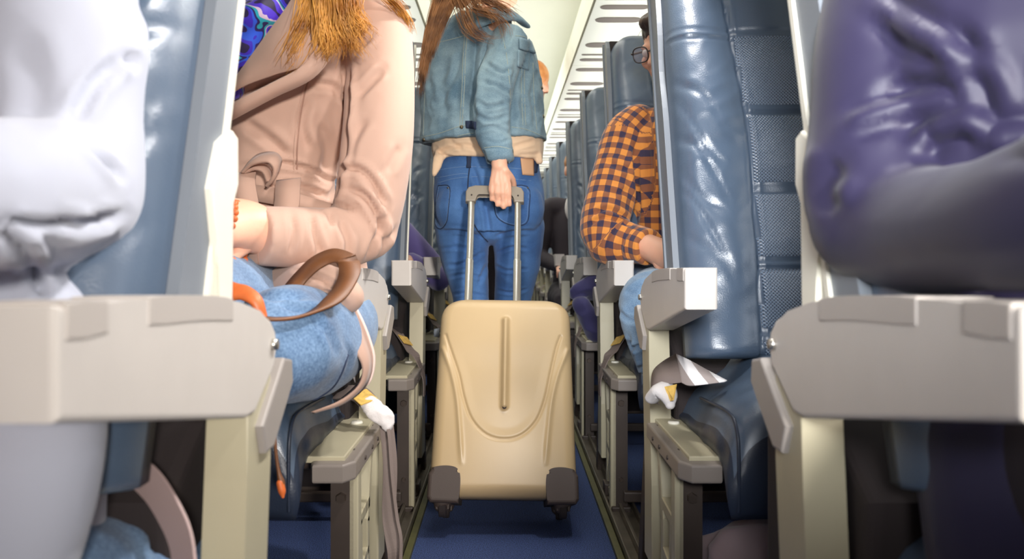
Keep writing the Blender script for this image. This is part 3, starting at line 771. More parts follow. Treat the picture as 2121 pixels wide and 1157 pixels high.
# grip: bar with two sleeves
bm = bmesh.new()
hx0, hx1 = -.038 - .070, -.038 + .070
bar_pts = [(hx0 - .018, 0.900), (hx0 - .018, 0.933), (hx0 - .010, 0.947), (hx0 + .01, 0.953), (hx1 - .01, 0.953), (hx1 + .010, 0.947), (hx1 + .018, 0.933), (hx1 + .018, 0.900), (hx1 - .012, 0.900), (hx1 - .014, 0.923), (hx1 - .022, 0.927), (hx0 + .022, 0.927), (hx0 + .014, 0.923), (hx0 + .012, 0.900)]
prism(bm, bar_pts, 1, -.048, -.022, .004, 3); gr = cput('grip', bm, M['handle'], smooth=False)
for x in (hx0, hx1):
    bm = bmesh.new(); disc(bm, (x, -.049, .920), (0, -1, 0), .0028, .002, 12); cput('grip_screw', bm, M['dark_metal'], gr)
# ------------------------------------------------------------------ people: anatomy
def hand(bm, wrist, dirv, back, thumb, curl=(25, 40, 30), k=1.0, splay=3, thumb_in=0.3):
    """palm, four bent fingers of different length and a thumb; back = outward normal of the back of the hand, thumb = direction of the thumb side"""
    d = Vector(dirv).normalized(); b = Vector(back); b = (b - d * b.dot(d)).normalized(); t = Vector(thumb); t = (t - d * t.dot(d) - b * t.dot(b)).normalized()
    Wv = Vector(wrist)
    tube(bm, [(Wv - d * .02 * k, .025 * k, .019 * k), (Wv + d * .02 * k, .029 * k, .017 * k), (Wv + d * .055 * k, .037 * k, .0155 * k), (Wv + d * .082 * k, .038 * k, .013 * k)], 18, 4, side=t)
    lens = ((.040, .024, .020), (.044, .028, .021), (.041, .026, .020), (.031, .020, .018))
    for i in range(4):
        off = (1.5 - i) * .0185 * k; ang = R((1.5 - i) * splay)
        base = Wv + d * ((.084, .088, .084, .076)[i]) * k + t * off - b * .001
        fd = (d * math.cos(ang) + t * math.sin(ang)).normalized(); pts = [(base - fd * .02 * k, .0098 * k), (base + b * .001, .0102 * k)]; p = base; a = 0; 
        for sgm, (l, c) in enumerate(zip(lens[i], curl)):
            a += R(c + (2, 0, 3, 5)[i]); dd = fd * math.cos(a) - b * math.sin(a)
            p2 = p + dd * l * k; r = (.0088, .0080, .0070)[sgm] * k * (0.9 if i == 3 else 1)
            pts.append((p.lerp(p2, .5), r * .96)); pts.append((p2, r)); p = p2
        tube(bm, pts, 12, 3, side=t)
    tb = Wv + d * .022 * k + t * .024 * k - b * .004
    d1 = (d * .75 + t * .62 - b * thumb_in).normalized(); d2 = (d * .93 + t * .15 - b * (thumb_in + .1)).normalized()
    tube(bm, [(tb - d1 * .015 * k, .014 * k), (tb + d1 * .018 * k, .0135 * k), (tb + d1 * .040 * k, .0105 * k), (tb + d1 * .040 * k + d2 * .022 * k, .0098 * k), (tb + d1 * .040 * k + d2 * .044 * k, .0080 * k)], 12, 3)
def head(bm, c, face, up, k=1.0):
    f = Vector(face).normalized(); u = Vector(up); u = (u - f * u.dot(f)).normalized(); r = f.cross(u)
    m3 = Matrix((r, f, u)).transposed(); c = Vector(c)
    def e(x, y, z, rx, ry, rz): ellipsoid(bm, c + (r * x + f * y + u * z) * k, (rx * k, ry * k, rz * k), m3, 24, 16)
    e(0, -.012, .03, .076, .094, .085); e(0, .018, -.03, .064, .072, .082); e(0, .045, -.083, .034, .040, .028)
    e(0, .060, .012, .055, .030, .030)
    tube(bm, [(c + (f * .084 + u * .015) * k, .008 * k), (c + (f * .100 - u * .012) * k, .010 * k), (c + (f * .107 - u * .026) * k, .013 * k, .011 * k)], 12, 3)
    e(0, .086, -.052, .024, .010, .0055); e(0, .084, -.062, .021, .010, .006)
    for s in (-1, 1):
        e(s * .031, .077, .020, .020, .008, .006); e(s * .040, .062, -.022, .024, .022, .022)
        e(s * .078, -.005, -.006, .008, .018, .031)
    return r, f, u
def eyes(parent, c, face, up, k=1.0):
    f = Vector(face).normalized(); u = Vector(up); u = (u - f * u.dot(f)).normalized(); r = f.cross(u)
    for s in (-1, 1):
        bm = bmesh.new(); q = Vector(c) + (r * s * .031 + f * .0795 + u * .003) * k; ellipsoid(bm, q, (.0125 * k,) * 3); finish('eye', bm, M['eye'], parent, True)
def body(root, j, skin, k=1.0, hands=None, voxel=0.005, face=(0, -1, 0), up=(0, 0, 1), slim=1.0, legs=.9):
    """one continuous figure over the given joints"""
    bm = bmesh.new(); q = slim
    def v(n): return Vector(j[n])
    sd = (v('shl') - v('shr')).normalized(); hd = (v('hpl') - v('hpr')).normalized()
    mid = (v('shl') + v('shr')) / 2
    tube(bm, [(v('pelvis'), .135 * q, .095 * q), (v('waist'), .115 * q, .085 * q), (v('chest'), .135 * q, .10 * q), (mid, .12 * q, .07 * q), (mid.lerp(v('neck'), .6), .055, .05)], 24, 4, side=sd)
    tube(bm, [(mid, .05, .05), (v('neck'), .047, .05), (v('head') - Vector(up) * .03, .05, .055)], 16, 4)
    head(bm, v('head'), face, up, k)
    for s in 'lr':
        tube(bm, [(mid.lerp(v('sh' + s), .55), .045), (v('sh' + s) - Vector((0, 0, .012)), .036 * q), (v('sh' + s).lerp(v('el' + s), .45), .034 * q), (v('el' + s), .030 * q), (v('el' + s).lerp(v('wr' + s), .3), .031 * q), (v('wr' + s), .024, .021)], 16, 4)
        tube(bm, [(v('pelvis').lerp(v('hp' + s), .6), .085 * q * legs), (v('hp' + s), .083 * q * legs), (v('hp' + s).lerp(v('kn' + s), .5), .066 * q * legs), (v('kn' + s), .050 * q * legs), (v('kn' + s).lerp(v('an' + s), .35), .046 * q * legs), (v('an' + s), .034)], 18, 4)
        t = v('to' + s) - v('an' + s)
        tube(bm, [(v('an' + s) - t * .18 - Vector((0, 0, .01)), .030), (v('an' + s).lerp(v('to' + s), .5), .036, .028), (v('to' + s), .034, .018)], 14, 4, side=(1, 0, 0))
        h = (hands or {}).get(s)
        if h: hand(bm, v('wr' + s), *h)
    me = fuse(bm, voxel, 3, 0.5); o = smooth_obj('body', me, skin, root); eyes(root, v('head'), face, up, k)
    return o
def strands(name, guides, n, r, spread, m, parent, seed=1, wave=0.004, tip_spread=1.0, seg=14):
    """hair: many fine tapering strands that follow guide lines; guides: (points, weight)"""
    rnd = random.Random(seed); bm = bmesh.new()
    for _ in range(n):
        g = rnd.choice(guides); pts = catmull([tuple(p) for p in g], 4); L_ = len(pts)
        off = Vector((rnd.gauss(0, 1), rnd.gauss(0, 1), rnd.gauss(0, .4))) * spread; ph = rnd.uniform(0, 6.28); fr = rnd.uniform(5, 12); am = wave * rnd.uniform(.4, 1.6)
        end = rnd.uniform(.72, 1.0); start = rnd.uniform(0, .12); out = []
        of2 = Vector((rnd.gauss(0, 1), rnd.gauss(0, 1), rnd.gauss(0, .5))) * spread * tip_spread
        for i in range(seg + 1):
            t = start + (end - start) * i / seg; f_ = t * (L_ - 1); a = int(f_); b = min(a + 1, L_ - 1)
            p = Vector(pts[a]).lerp(Vector(pts[b]), f_ - a)
            p = p + off * (1 - t) + of2 * t + Vector((math.sin(ph + fr * t), math.cos(ph + fr * t), 0)) * am * t
            out.append((p, r * (1 - 0.85 * (i / seg) ** 2)))
        tube(bm, out, 4, 1, caps=True, flat=True)
    return finish(name, bm, m, parent, True)

# ------------------------------------------------------------------ people: materials
def skin_mat(name, col):
    m = mat(name, col, 0.5, bump=0.1, bscale=300, var=0.05, vscale=18); b = m.node_tree.nodes['Principled BSDF']
    b.inputs['Subsurface Weight'].default_value = 0.12; b.inputs['Subsurface Radius'].default_value = (0.012, 0.004, 0.002); return m
M['skin'] = skin_mat('skin', (232, 178, 150)); M['skin_b'] = skin_mat('skin_rosy', (222, 168, 142))
M['eye'] = mat('eye_white', (230, 226, 220), 0.2)
def denim(name, a, b_, rough=0.85, sc=700):
    m = mat(name, a, rough, bump=0.5, bscale=1100, sheen=0.15, bdist=0.0006); N, L = nodes(m); b = N['Principled BSDF']
    tc = N.new('ShaderNodeTexCoord'); n1 = N.new('ShaderNodeTexNoise'); n1.inputs['Scale'].default_value = 9; n1.inputs['Detail'].default_value = 5
    n2 = N.new('ShaderNodeTexNoise'); n2.inputs['Scale'].default_value = sc; n2.inputs['Detail'].default_value = 2
    for n in (n1, n2): L.new(tc.outputs['Object'], n.inputs['Vector'])
    f = mth(N, L, 'ADD', mth(N, L, 'MULTIPLY', n1.outputs['Fac'], 0.6), mth(N, L, 'MULTIPLY', n2.outputs['Fac'], 0.4))
    r = N.new('ShaderNodeValToRGB'); e = r.color_ramp.elements; e[0].position = .36; e[1].position = .64
    e[0].color = (*lin(a), 1); e[1].color = (*lin(b_), 1); L.new(f, r.inputs[0]); L.new(r.outputs[0], b.inputs['Base Color']); return m
M['jeans'] = denim('blue_jeans_denim', (40, 80, 138), (86, 130, 186), sc=900)
M['jacket'] = denim('faded_jacket_denim', (78, 110, 132), (150, 176, 188), sc=600)
M['jeans_w'] = denim('washed_jeans_denim', (58, 88, 124), (120, 150, 184), sc=260)
M['jeans_l'] = denim('light_jeans_denim', (92, 124, 160), (150, 178, 204), sc=400)
M['jeans_stitch'] = mat('jeans_stitching', (120, 150, 190), 0.8); M['jacket_stitch'] = mat('jacket_stitching', (168, 176, 164), 0.8)
M['seam_dark'] = mat('dark_seam', (40, 52, 78), 0.9); M['brass'] = mat('dull_button', (122, 112, 92), 0.35, metal=0.8)
M['coat'] = mat('pink_coat_cloth', (190, 155, 137), 0.8, bump=0.25, bscale=1200, sheen=0.15, var=0.02); M['coat_lining'] = mat('coat_lining', (226, 200, 190), 0.45)
M['seam_coat'] = mat('coat_seam', (160, 124, 108), 0.9)
M['tee'] = mat('peach_cotton', (240, 206, 172), 0.85, bump=0.2, bscale=900, sheen=0.2)
M['patch'] = mat('tan_leather_patch', (214, 166, 128), 0.7, bump=0.2, bscale=500)
M['grey_top'] = mat('light_grey_jersey', (174, 177, 190), 0.85, bump=0.12, bscale=900, sheen=0.2)
M['navy'] = mat('navy_cloth', (36, 32, 58), 0.5, bump=0.12, bscale=900, sheen=0.08, spec=0.3)
M['dark_trousers'] = mat('dark_trousers', (46, 38, 44), 0.85, bump=0.2, bscale=800)
M['plum'] = mat('purple_cloth', (86, 74, 132), 0.8, sheen=0.3)
M['khaki'] = mat('tan_cloth', (200, 150, 100), 0.8)
def hair_mat(name, a, b_):
    m = mat(name, a, 0.42, spec=0.5); N, L = nodes(m); b = N['Principled BSDF']; tc = N.new('ShaderNodeTexCoord'); n = N.new('ShaderNodeTexNoise')
    n.inputs['Scale'].default_value = 22; n.inputs['Detail'].default_value = 3; L.new(tc.outputs['Object'], n.inputs['Vector'])
    r = N.new('ShaderNodeValToRGB'); e = r.color_ramp.elements; e[0].position = .35; e[1].position = .65; e[0].color = (*lin(a), 1); e[1].color = (*lin(b_), 1)
    L.new(n.outputs['Fac'], r.inputs[0]); L.new(r.outputs[0], b.inputs['Base Color']); return m
M['hair_gold'] = hair_mat('golden_hair', (150, 92, 30), (226, 164, 78)); M['hair_brown'] = hair_mat('brown_hair', (104, 66, 40), (176, 122, 76))
M['hair_dark'] = hair_mat('dark_hair', (52, 36, 28), (78, 54, 42)); M['hair_orange'] = hair_mat('ginger_hair', (200, 120, 60), (232, 160, 96))
M['lens'] = mat('glasses_lens', (236, 230, 236), 0.05); b = M['lens'].node_tree.nodes['Principled BSDF']; b.inputs['Transmission Weight'].default_value = 0.9; b.inputs['IOR'].default_value = 1.1
M['frame_dark'] = mat('dark_spectacle_frame', (48, 40, 40), 0.3)
M['shoe_tan'] = mat('tan_suede', (168, 118, 74), 0.8, bump=0.4, bscale=300); M['shoe_sole'] = mat('shoe_sole', (196, 176, 150), 0.7); M['shoe_dark'] = mat('dark_shoe', (52, 44, 44), 0.6)
M['brown_leather'] = mat('brown_leather_strap', (112, 70, 40), 0.5, bump=0.2, bscale=600, var=0.15, vscale=30); M['strap_inside'] = mat('strap_inside', (78, 44, 32), 0.6)
M['bag_leather'] = mat('orange_leather', (206, 104, 50), 0.45, var=0.25, vscale=30)
def scarf_mat():
    m = mat('printed_scarf', (60, 50, 170), 0.55, sheen=0.2); N, L = nodes(m); b = N['Principled BSDF']; tc = N.new('ShaderNodeTexCoord')
    n0 = N.new('ShaderNodeTexNoise'); n0.inputs['Scale'].default_value = 14; n0.inputs['Detail'].default_value = 1; n0.inputs['Distortion'].default_value = 1.6
    L.new(tc.outputs['Object'], n0.inputs['Vector']); r = N.new('ShaderNodeValToRGB'); r.color_ramp.interpolation = 'CONSTANT'; e = r.color_ramp.elements
    cols = [(0, (34, 18, 70)), (.38, (62, 40, 190)), (.47, (48, 92, 220)), (.52, (40, 24, 96)), (.56, (40, 168, 186)), (.60, (214, 190, 214)), (.63, (78, 46, 200)), (.70, (36, 22, 66))]
    e[0].position = 0; e[0].color = (*lin(cols[0][1]), 1); e[1].position = cols[1][0]; e[1].color = (*lin(cols[1][1]), 1)
    for p, c in cols[2:]: x = e.new(p); x.color = (*lin(c), 1)
    L.new(n0.outputs['Fac'], r.inputs[0]); L.new(r.outputs[0], b.inputs['Base Color']); return m
M['scarf'] = scarf_mat()
def plaid_mat():
    m = mat('orange_navy_plaid', (200, 130, 60), 0.85, sheen=0.2, bump=0.2, bscale=1000); N, L = nodes(m); b = N['Principled BSDF']
    at = N.new('ShaderNodeAttribute'); at.attribute_name = 'weave'; sp = N.new('ShaderNodeSeparateXYZ'); L.new(at.outputs['Vector'], sp.inputs[0])
    def band(o):
        f = mth(N, L, 'FRACT', mth(N, L, 'MULTIPLY', o, 1 / 0.036)); return mth(N, L, 'LESS_THAN', f, 0.48)
    s = mth(N, L, 'ADD', band(sp.outputs['X']), band(sp.outputs['Y']))
    r = N.new('ShaderNodeValToRGB'); r.color_ramp.interpolation = 'CONSTANT'; e = r.color_ramp.elements
    e[0].position = 0; e[0].color = (*lin((222, 142, 62)), 1); e[1].position = .3; e[1].color = (*lin((142, 86, 56)), 1); x = e.new(.8); x.color = (*lin((56, 46, 70)), 1)
    L.new(mth(N, L, 'MULTIPLY', s, 0.5), r.inputs[0]); L.new(r.outputs[0], b.inputs['Base Color']); return m
M['plaid'] = plaid_mat()
def weave(me, chains):
    """cloth coordinates: along and around the nearest limb line"""
    a = coords(me); best = np.full(len(a), 1e9); U = np.zeros(len(a)); V = np.zeros(len(a))
    for pts, side in chains:
        L0 = 0
        for (p, r), (q, r2) in zip(pts, pts[1:]):
            p_, q_ = np.array(p), np.array(q); d = q_ - p_; l = np.linalg.norm(d); dn = d / l
            t = np.clip(((a - p_) @ d) / (l * l), 0, 1); c = p_ + t[:, None] * d; dist = np.linalg.norm(a - c, axis=1); rr = r + (r2 - r) * t
            sc = dist - rr; u = sc < best
            sd = np.array(side) - dn * np.dot(side, dn); sd /= np.linalg.norm(sd); bn = np.cross(dn, sd); rel = a - c
            ang = np.arctan2(rel @ bn, rel @ sd); best[u] = sc[u]; U[u] = (ang * rr)[u]; V[u] = (L0 + ((a - p_) @ dn))[u]; L0 += l
    at = me.attributes.new('weave', 'FLOAT_VECTOR', 'POINT'); arr = np.stack([U, V, np.zeros(len(a))], 1); at.data.foreach_set('vector', arr.ravel())
def shoe(parent, an, to, m, sole):
    an, to = Vector(an), Vector(to); t = (to - an); t.z = 0; t.normalize(); sd = t.cross(Vector((0, 0, 1))); z0 = min(to.z, an.z - .05) - .02
    base = Vector((an.x, an.y, z0)); bm = bmesh.new()
    tube(bm, [(base - t * .055 + Vector((0, 0, .045)), .034, .036), (base + Vector((0, 0, .05)), .040, .045), (base + t * .09 + Vector((0, 0, .042)), .044, .034), (base + t * .16 + Vector((0, 0, .034)), .042, .026), (base + t * .19 + Vector((0, 0, .030)), .030, .020)], 18, 4, side=sd)
    tube(bm, [(base + Vector((0, 0, .05)), .040), (base - t * .005 + Vector((0, 0, .12)), .044)], 18, 2)
    me = fuse(bm, .006, 3); o = smooth_obj('shoe', me, m, parent)
    bm = bmesh.new(); pts = []
    for a in range(28):
        an_ = 2 * math.pi * a / 28; l = .125 * math.cos(an_) + .065; wv = .045 * math.sin(an_) * (1 - .15 * math.cos(an_ + .3))
        q = base + t * l + sd * wv; pts.append((q.x, q.y))
    prism(bm, pts, 2, z0, z0 + .024, .004, 2); finish('sole', bm, sole, o)
    return o
# ------------------------------------------------------------------ people: the cast
def dress(root, j, top, legs, name_top='shirt', name_legs='trousers', grow=1.0, voxel=0.009, k=1.0, skip=()):
    v = lambda n: Vector(j[n]); sd = (v('shl') - v('shr')).normalized(); mid = (v('shl') + v('shr')) / 2
    bm = bmesh.new(); g = grow
    tube(bm, [(v('pelvis') - Vector((0, 0, .02)), .165 * g, .125 * g), (v('waist'), .150 * g, .115 * g), (v('chest'), .165 * g, .125 * g), (mid - Vector((0, 0, .02)), .150 * g, .095 * g), (mid.lerp(v('neck'), .45), .07, .065)], 24, 4, side=sd)
    for s in 'lr':
        tube(bm, [(mid.lerp(v('sh' + s), .5), .065 * g), (v('sh' + s), .064 * g), (v('sh' + s).lerp(v('el' + s), .5), .056 * g), (v('el' + s), .050 * g), (v('el' + s).lerp(v('wr' + s), .85), .036 * g)], 18, 4)
    me = fuse(bm, voxel, 3); rumple(me, .006, 7, (1, 1, .8)); o1 = smooth_obj(name_top, me, top, root)
    bm = bmesh.new()
    for s in 'lr':
        tube(bm, [(v('pelvis'), .12 * g, .11 * g), (v('hp' + s), .100 * g), (v('hp' + s).lerp(v('kn' + s), .5), .084 * g), (v('kn' + s), .066 * g), (v('kn' + s).lerp(v('an' + s), .5), .058 * g), (v('kn' + s).lerp(v('an' + s), .93), .050 * g)], 20, 4)
    me = fuse(bm, voxel, 3); rumple(me, .005, 9); o2 = smooth_obj(name_legs, me, legs, root)
    return o1, o2
def seated(x, y, lean=0.0, hz=0.56, kn=0.46):
    """joints of a seated passenger facing the camera; their left is at +x"""
    V = Vector
    return dict(pelvis=V((x, y, hz)), waist=V((x, y - .01, hz + .17)), chest=V((x, y, hz + .36)), neck=V((x, y - .005, hz + .60)), head=V((x, y - .03, hz + .75)),
        shl=V((x + .18, y, hz + .52)), shr=V((x - .18, y, hz + .52)), ell=V((x + .23, y - .04, hz + .24)), elr=V((x - .23, y - .04, hz + .24)), wrl=V((x + .12, y - .26, hz + .17)), wrr=V((x - .12, y - .26, hz + .17)),
        hpl=V((x + .09, y - .02, hz)), hpr=V((x - .09, y - .02, hz)), knl=V((x + .11, y - kn, hz - .01)), knr=V((x - .11, y - kn, hz - .01)),
        anl=V((x + .11, y - kn + .06, .09)), anr=V((x - .11, y - kn + .06, .09)), tol=V((x + .12, y - kn - .08, .04)), tor=V((x - .12, y - kn - .08, .04)))

# ================= woman in the denim jacket, walking away =================
wd = empty('person', (-.05, 2.55, 0)); tag(wd, 'person walking away in a faded denim jacket and blue jeans, pulling the suitcase', 'person')
V = Vector
jw = dict(pelvis=P(1012, 440, 2.57), waist=P(1010, 330, 2.57), chest=P(1005, 170, 2.56), neck=P(1024, 25, 2.53), head=P(1030, -62, 2.52),
    shl=P(925, 72, 2.63), shr=P(1058, 72, 2.46), ell=P(900, 220, 2.80), elr=P(1020, 225, 2.345), wrl=P(955, 300, 2.95), wrr=P(1035, 345, 2.305),
    hpl=P(962, 480, 2.58), hpr=P(1068, 480, 2.60), knl=V((-.105, 2.52, .46)), knr=V((.018, 2.70, .46)), anl=V((-.10, 2.50, .09)), anr=V((.0, 2.88, .12)), tol=V((-.105, 2.62, .04)), tor=V((.0, 2.98, .04)))
fw = V((.80, .55, -.12))
M_skin = M['skin']
bw = body(wd, jw, M['skin'], 1.0, {'r': ((0.02, .03, -1), (0, -1, 0), (1, 0, 0), (12, 92, 78), .92, 1.5, .9), 'l': ((.3, .3, -1), (-1, .3, 0), (.3, 1, 0))}, voxel=.0042, face=fw, up=(0, 0, 1), slim=.88, legs=.72)
crease(bw.data, [([(1023, 378), (1022, 396), (1024, 414)], 1.8, .0035), ([(1035, 374), (1035, 396), (1036, 418)], 1.8, .0035), ([(1048, 376), (1048, 396), (1048, 420)], 1.8, .0035), ([(1030, 352), (1024, 380)], 2.2, -.0016), ([(1037, 352), (1040, 380)], 2.2, -.0016), ([(1043, 352), (1052, 378)], 2.2, -.0016)])
# jeans
bm = bmesh.new()
tube(bm, [(P(1009, 326, 2.56), rp(105, 2.56), .115), (P(1010, 365, 2.56), rp(111, 2.56), .125), (P(1013, 420, 2.56), rp(115, 2.56), .125), (P(1014, 470, 2.57), rp(110, 2.56), .115)], 32, 4, side=(1, 0, 0), flat=True)
ellipsoid(bm, P(1016, 482, 2.565), (.055, .085, .040)); ellipsoid(bm, P(963, 432, 2.515), (rp(62, 2.5), .085, .098)); ellipsoid(bm, P(1068, 432, 2.515), (rp(60, 2.5), .085, .098))
tube(bm, [(P(958, 470, 2.57), rp(58, 2.57), .095), (P(962, 530, 2.56), rp(50, 2.56), .085), (P(972, 590, 2.55), rp(40, 2.55), .07), (P(979, 650, 2.53), rp(36, 2.53), .062), (jw['knl'], .055), (jw['knl'].lerp(jw['anl'], .4), .055), (jw['anl'] + V((0, 0, .03)), .042)], 24, 4, side=(1, 0, 0))
tube(bm, [(P(1073, 470, 2.57), rp(55, 2.57), .095), (P(1072, 540, 2.60), rp(48, 2.6), .085), (P(1066, 590, 2.63), rp(41, 2.63), .07), (P(1058, 650, 2.66), rp(36, 2.66), .062), (jw['knr'], .055), (jw['knr'].lerp(jw['anr'], .4), .055), (jw['anr'] + V((0, 0, .03)), .042)], 24, 4, side=(1, 0, 0))
me = fuse(bm, .0045, 5)
crease(me, [([(1015, 500), (1008, 440), (990, 380), (975, 335)], 5, .010), ([(905, 480), (950, 478), (1000, 492)], 3, .006), ([(910, 515), (950, 512), (1000, 525)], 3, .006), ([(1005, 520), (960, 545), (925, 550)], 3.5, .006),
    ([(925, 575), (960, 568), (1005, 575)], 3, .005), ([(1020, 490), (1060, 480), (1110, 478)], 3, .005), ([(1025, 525), (1060, 512), (1095, 515)], 3, .006), ([(1020, 545), (1050, 560), (1095, 556)], 3, .004),
    ([(935, 610), (970, 606), (1008, 612)], 2.5, .005), ([(1025, 600), (1060, 606), (1095, 598)], 2.5, .005), ([(1010, 545), (990, 590)], 4, .005), ([(935, 500), (965, 505), (990, 512)], 2.5, -.003)])
rumple(me, .0022, 14, (1, 1, 1.6)); jeans = smooth_obj('jeans', me, M['jeans'], wd)
bj = bvh_of([jeans])
for poly in ([(905, 352), (960, 345), (1010, 346), (1060, 348), (1110, 352)], [(905, 368), (950, 360), (968, 360)], [(908, 378), (950, 368), (1010, 366), (1100, 374)]): stitch('stitching', bj, poly, M['jeans_stitch'], jeans, .0009)
stitch('centre_seam', bj, [(974, 330), (972, 350), (969, 385), (970, 430), (985, 470), (1010, 500)], M['seam_dark'], jeans, .0022)
for poly in ([(908, 384), (931, 387), (929, 430), (925, 460), (912, 474), (901, 462), (902, 420), (908, 384)], [(1034, 388), (1092, 386), (1096, 430), (1090, 462), (1060, 466), (1030, 450), (1024, 418), (1034, 388)]):
    stitch('pocket_edge', bj, poly, M['seam_dark'], jeans, .0016, 4); stitch('stitching', bj, [((x - sum(p[0] for p in poly) / len(poly)) * .92 + sum(p[0] for p in poly) / len(poly), (y - 425) * .94 + 425) for x, y in poly], M['jeans_stitch'], jeans, .0007, 4)
patch('waist_label', bj, [(1077, 328), (1103, 330), (1104, 364), (1081, 362)], M['patch'], jeans, .003, .0025, 8, 8)
for q in ([(968, 322), (977, 322), (975, 348), (967, 348)], [(1106, 330), (1112, 331), (1110, 358), (1105, 358)]): patch('belt_loop', bj, q, M['seam_dark'], jeans, .003, .003, 3, 6)
for x, y in ((1093, 389), (928, 389)): stud('rivet', bj, x, y, .003, M['brass'], jeans)
# peach top under the jacket
bm = bmesh.new()
tube(bm, [(P(1010, 332, 2.56), rp(113, 2.56), .130), (P(1010, 300, 2.56), rp(116, 2.56), .132), (P(1008, 260, 2.56), rp(105, 2.56), .12)], 32, 4, side=(1, 0, 0), flat=True)
tube(bm, [(P(915, 312, 2.50), .022, .012), (P(906, 340, 2.46), .016, .010), (P(899, 362, 2.45), .008, .006)], 14, 4, side=(1, 0, 0)); tube(bm, [(P(1108, 312, 2.52), .02, .012), (P(1117, 335, 2.50), .012, .010)], 14, 4, side=(1, 0, 0))
me = fuse(bm, .005, 4); crease(me, [([(900, 318), (960, 300), (1010, 316)], 4, .006), ([(930, 290), (960, 310)], 4, .005), ([(1060, 305), (1110, 290)], 4, .005), ([(895, 300), (930, 325), (975, 326)], 3, .005), ([(1070, 322), (1120, 318)], 3, .004)])
rumple(me, .003, 16); smooth_obj('peach_top', me, M['tee'], wd)
# denim jacket
bm = bmesh.new()
tube(bm, [(P(1001, 294, 2.56), rp(131, 2.56), .150), (P(1000, 255, 2.56), rp(127, 2.56), .148), (P(998, 190, 2.56), rp(126, 2.56), .145), (P(1001, 130, 2.56), rp(116, 2.56), .138), (P(1003, 92, 2.555), rp(102, 2.56), .12), (P(1006, 64, 2.55), rp(80, 2.56), .095), (P(1014, 42, 2.54), rp(52, 2.54), .072), (P(1020, 25, 2.53), rp(42, 2.54), .062)], 36, 4, side=(1, 0, 0), flat=True)
armj = [(P(1058, 74, 2.46), rp(36, 2.46)), (P(1046, 112, 2.425), rp(39, 2.42)), (P(1027, 175, 2.375), rp(38, 2.37)), (P(1018, 232, 2.35), rp(37, 2.35)), (P(1022, 280, 2.345), rp(35, 2.345)), (P(1033, 312, 2.33), rp(30, 2.33)), (P(1037, 334, 2.325), rp(28, 2.33))]
tube(bm, armj, 26, 4, side=(1, 0, 0), flat=True)
tube(bm, [(jw['shl'], .055), (jw['ell'], .052), (jw['wrl'], .040)], 18, 4)
me = fuse(bm, .0048, 4)
crease(me, [([(988, 60), (981, 130), (976, 200), (980, 262)], 8, .022), ([(925, 110), (915, 180), (925, 250)], 9, .008), ([(955, 100), (940, 160), (900, 230)], 6, .006), ([(890, 160), (900, 220)], 6, .005),
    ([(1005, 130), (1040, 150), (1062, 140)], 4, .006), ([(998, 170), (1035, 180), (1060, 200)], 4, .006), ([(990, 210), (1010, 222), (1048, 214)], 4, .007), ([(985, 235), (1015, 250), (1052, 240)], 4, .006), ([(992, 270), (1020, 262), (1054, 278)], 3.5, .005), ([(1005, 290), (1030, 296), (1058, 288)], 3, .004),
    ([(1068, 130), (1063, 200), (1060, 280)], 6, .012), ([(1090, 140), (1078, 200), (1098, 260)], 6, .006), ([(1110, 150), (1102, 210), (1112, 270)], 5, .005), ([(1060, 50), (1050, 90), (1035, 105)], 4, .006), ([(1010, 95), (1000, 120)], 4, .006)])
rumple(me, .0055, 12, (1, 1, 1)); rumple(me, .0024, 34, seed=4)
jk = smooth_obj('denim_jacket', me, M['jacket'], wd); bk_ = bvh_of([jk])
for poly in ([(908, 88), (940, 80), (968, 72)], [(968, 68), (964, 120), (962, 180), (957, 262)], [(963, 68), (959, 120), (957, 180), (952, 262)], [(880, 190), (878, 240), (877, 280)], [(872, 284), (910, 276), (950, 262), (985, 256)], [(1054, 262), (1090, 268), (1130, 285)], [(1081, 118), (1080, 180), (1083, 258)], [(1087, 118), (1086, 180), (1089, 258)], [(1104, 130), (1106, 200), (1112, 268)], [(1068, 74), (1085, 76), (1100, 84)], [(880, 300), (915, 292), (955, 280), (985, 275)], [(1058, 282), (1095, 284), (1126, 298)]):
    stitch('stitching', bk_, poly, M['jacket_stitch'], jk, .0011)
for poly in ([(1003, 306), (1030, 303), (1057, 308)], [(1005, 312), (1032, 309), (1058, 314)], [(1040, 70), (1050, 120), (1057, 200), (1056, 300)]): stitch('stitching', bk_, poly, M['jacket_stitch'], jk, .0010)
patch('cuff', bk_, [(1004, 308), (1060, 309), (1062, 336), (1012, 333)], M['jacket'], jk, .002, .003, 12, 5)
patch('pocket_flap', bk_, [(1073, 80), (1096, 84), (1106, 112), (1074, 102)], M['jacket'], jk, .004, .004, 8, 6)
patch('chest_pocket', bk_, [(1072, 104), (1096, 108), (1094, 146), (1071, 138)], M['jacket'], jk, .002, .002, 8, 8)
patch('waist_tab', bk_, [(965, 250), (987, 252), (987, 268), (966, 266)], M['seam_dark'], jk, .003, .003, 6, 4)
for x, y in ((956, 263), (878, 289), (1122, 182), (1125, 241), (1126, 290), (1012, 326)): stud('jacket_button', bk_, x, y, .0065, M['brass'], jk, .005)
bm = bmesh.new(); tube(bm, [(P(990, 46, 2.46), .012, .028), (P(1025, 30, 2.44), .012, .032), (P(1062, 32, 2.47), .012, .03), (P(1086, 50, 2.56), .010, .028)], 14, 4, side=(0, -1, .6)); me = fuse(bm, .005, 2); smooth_obj('collar', me, M['jacket'], jk)
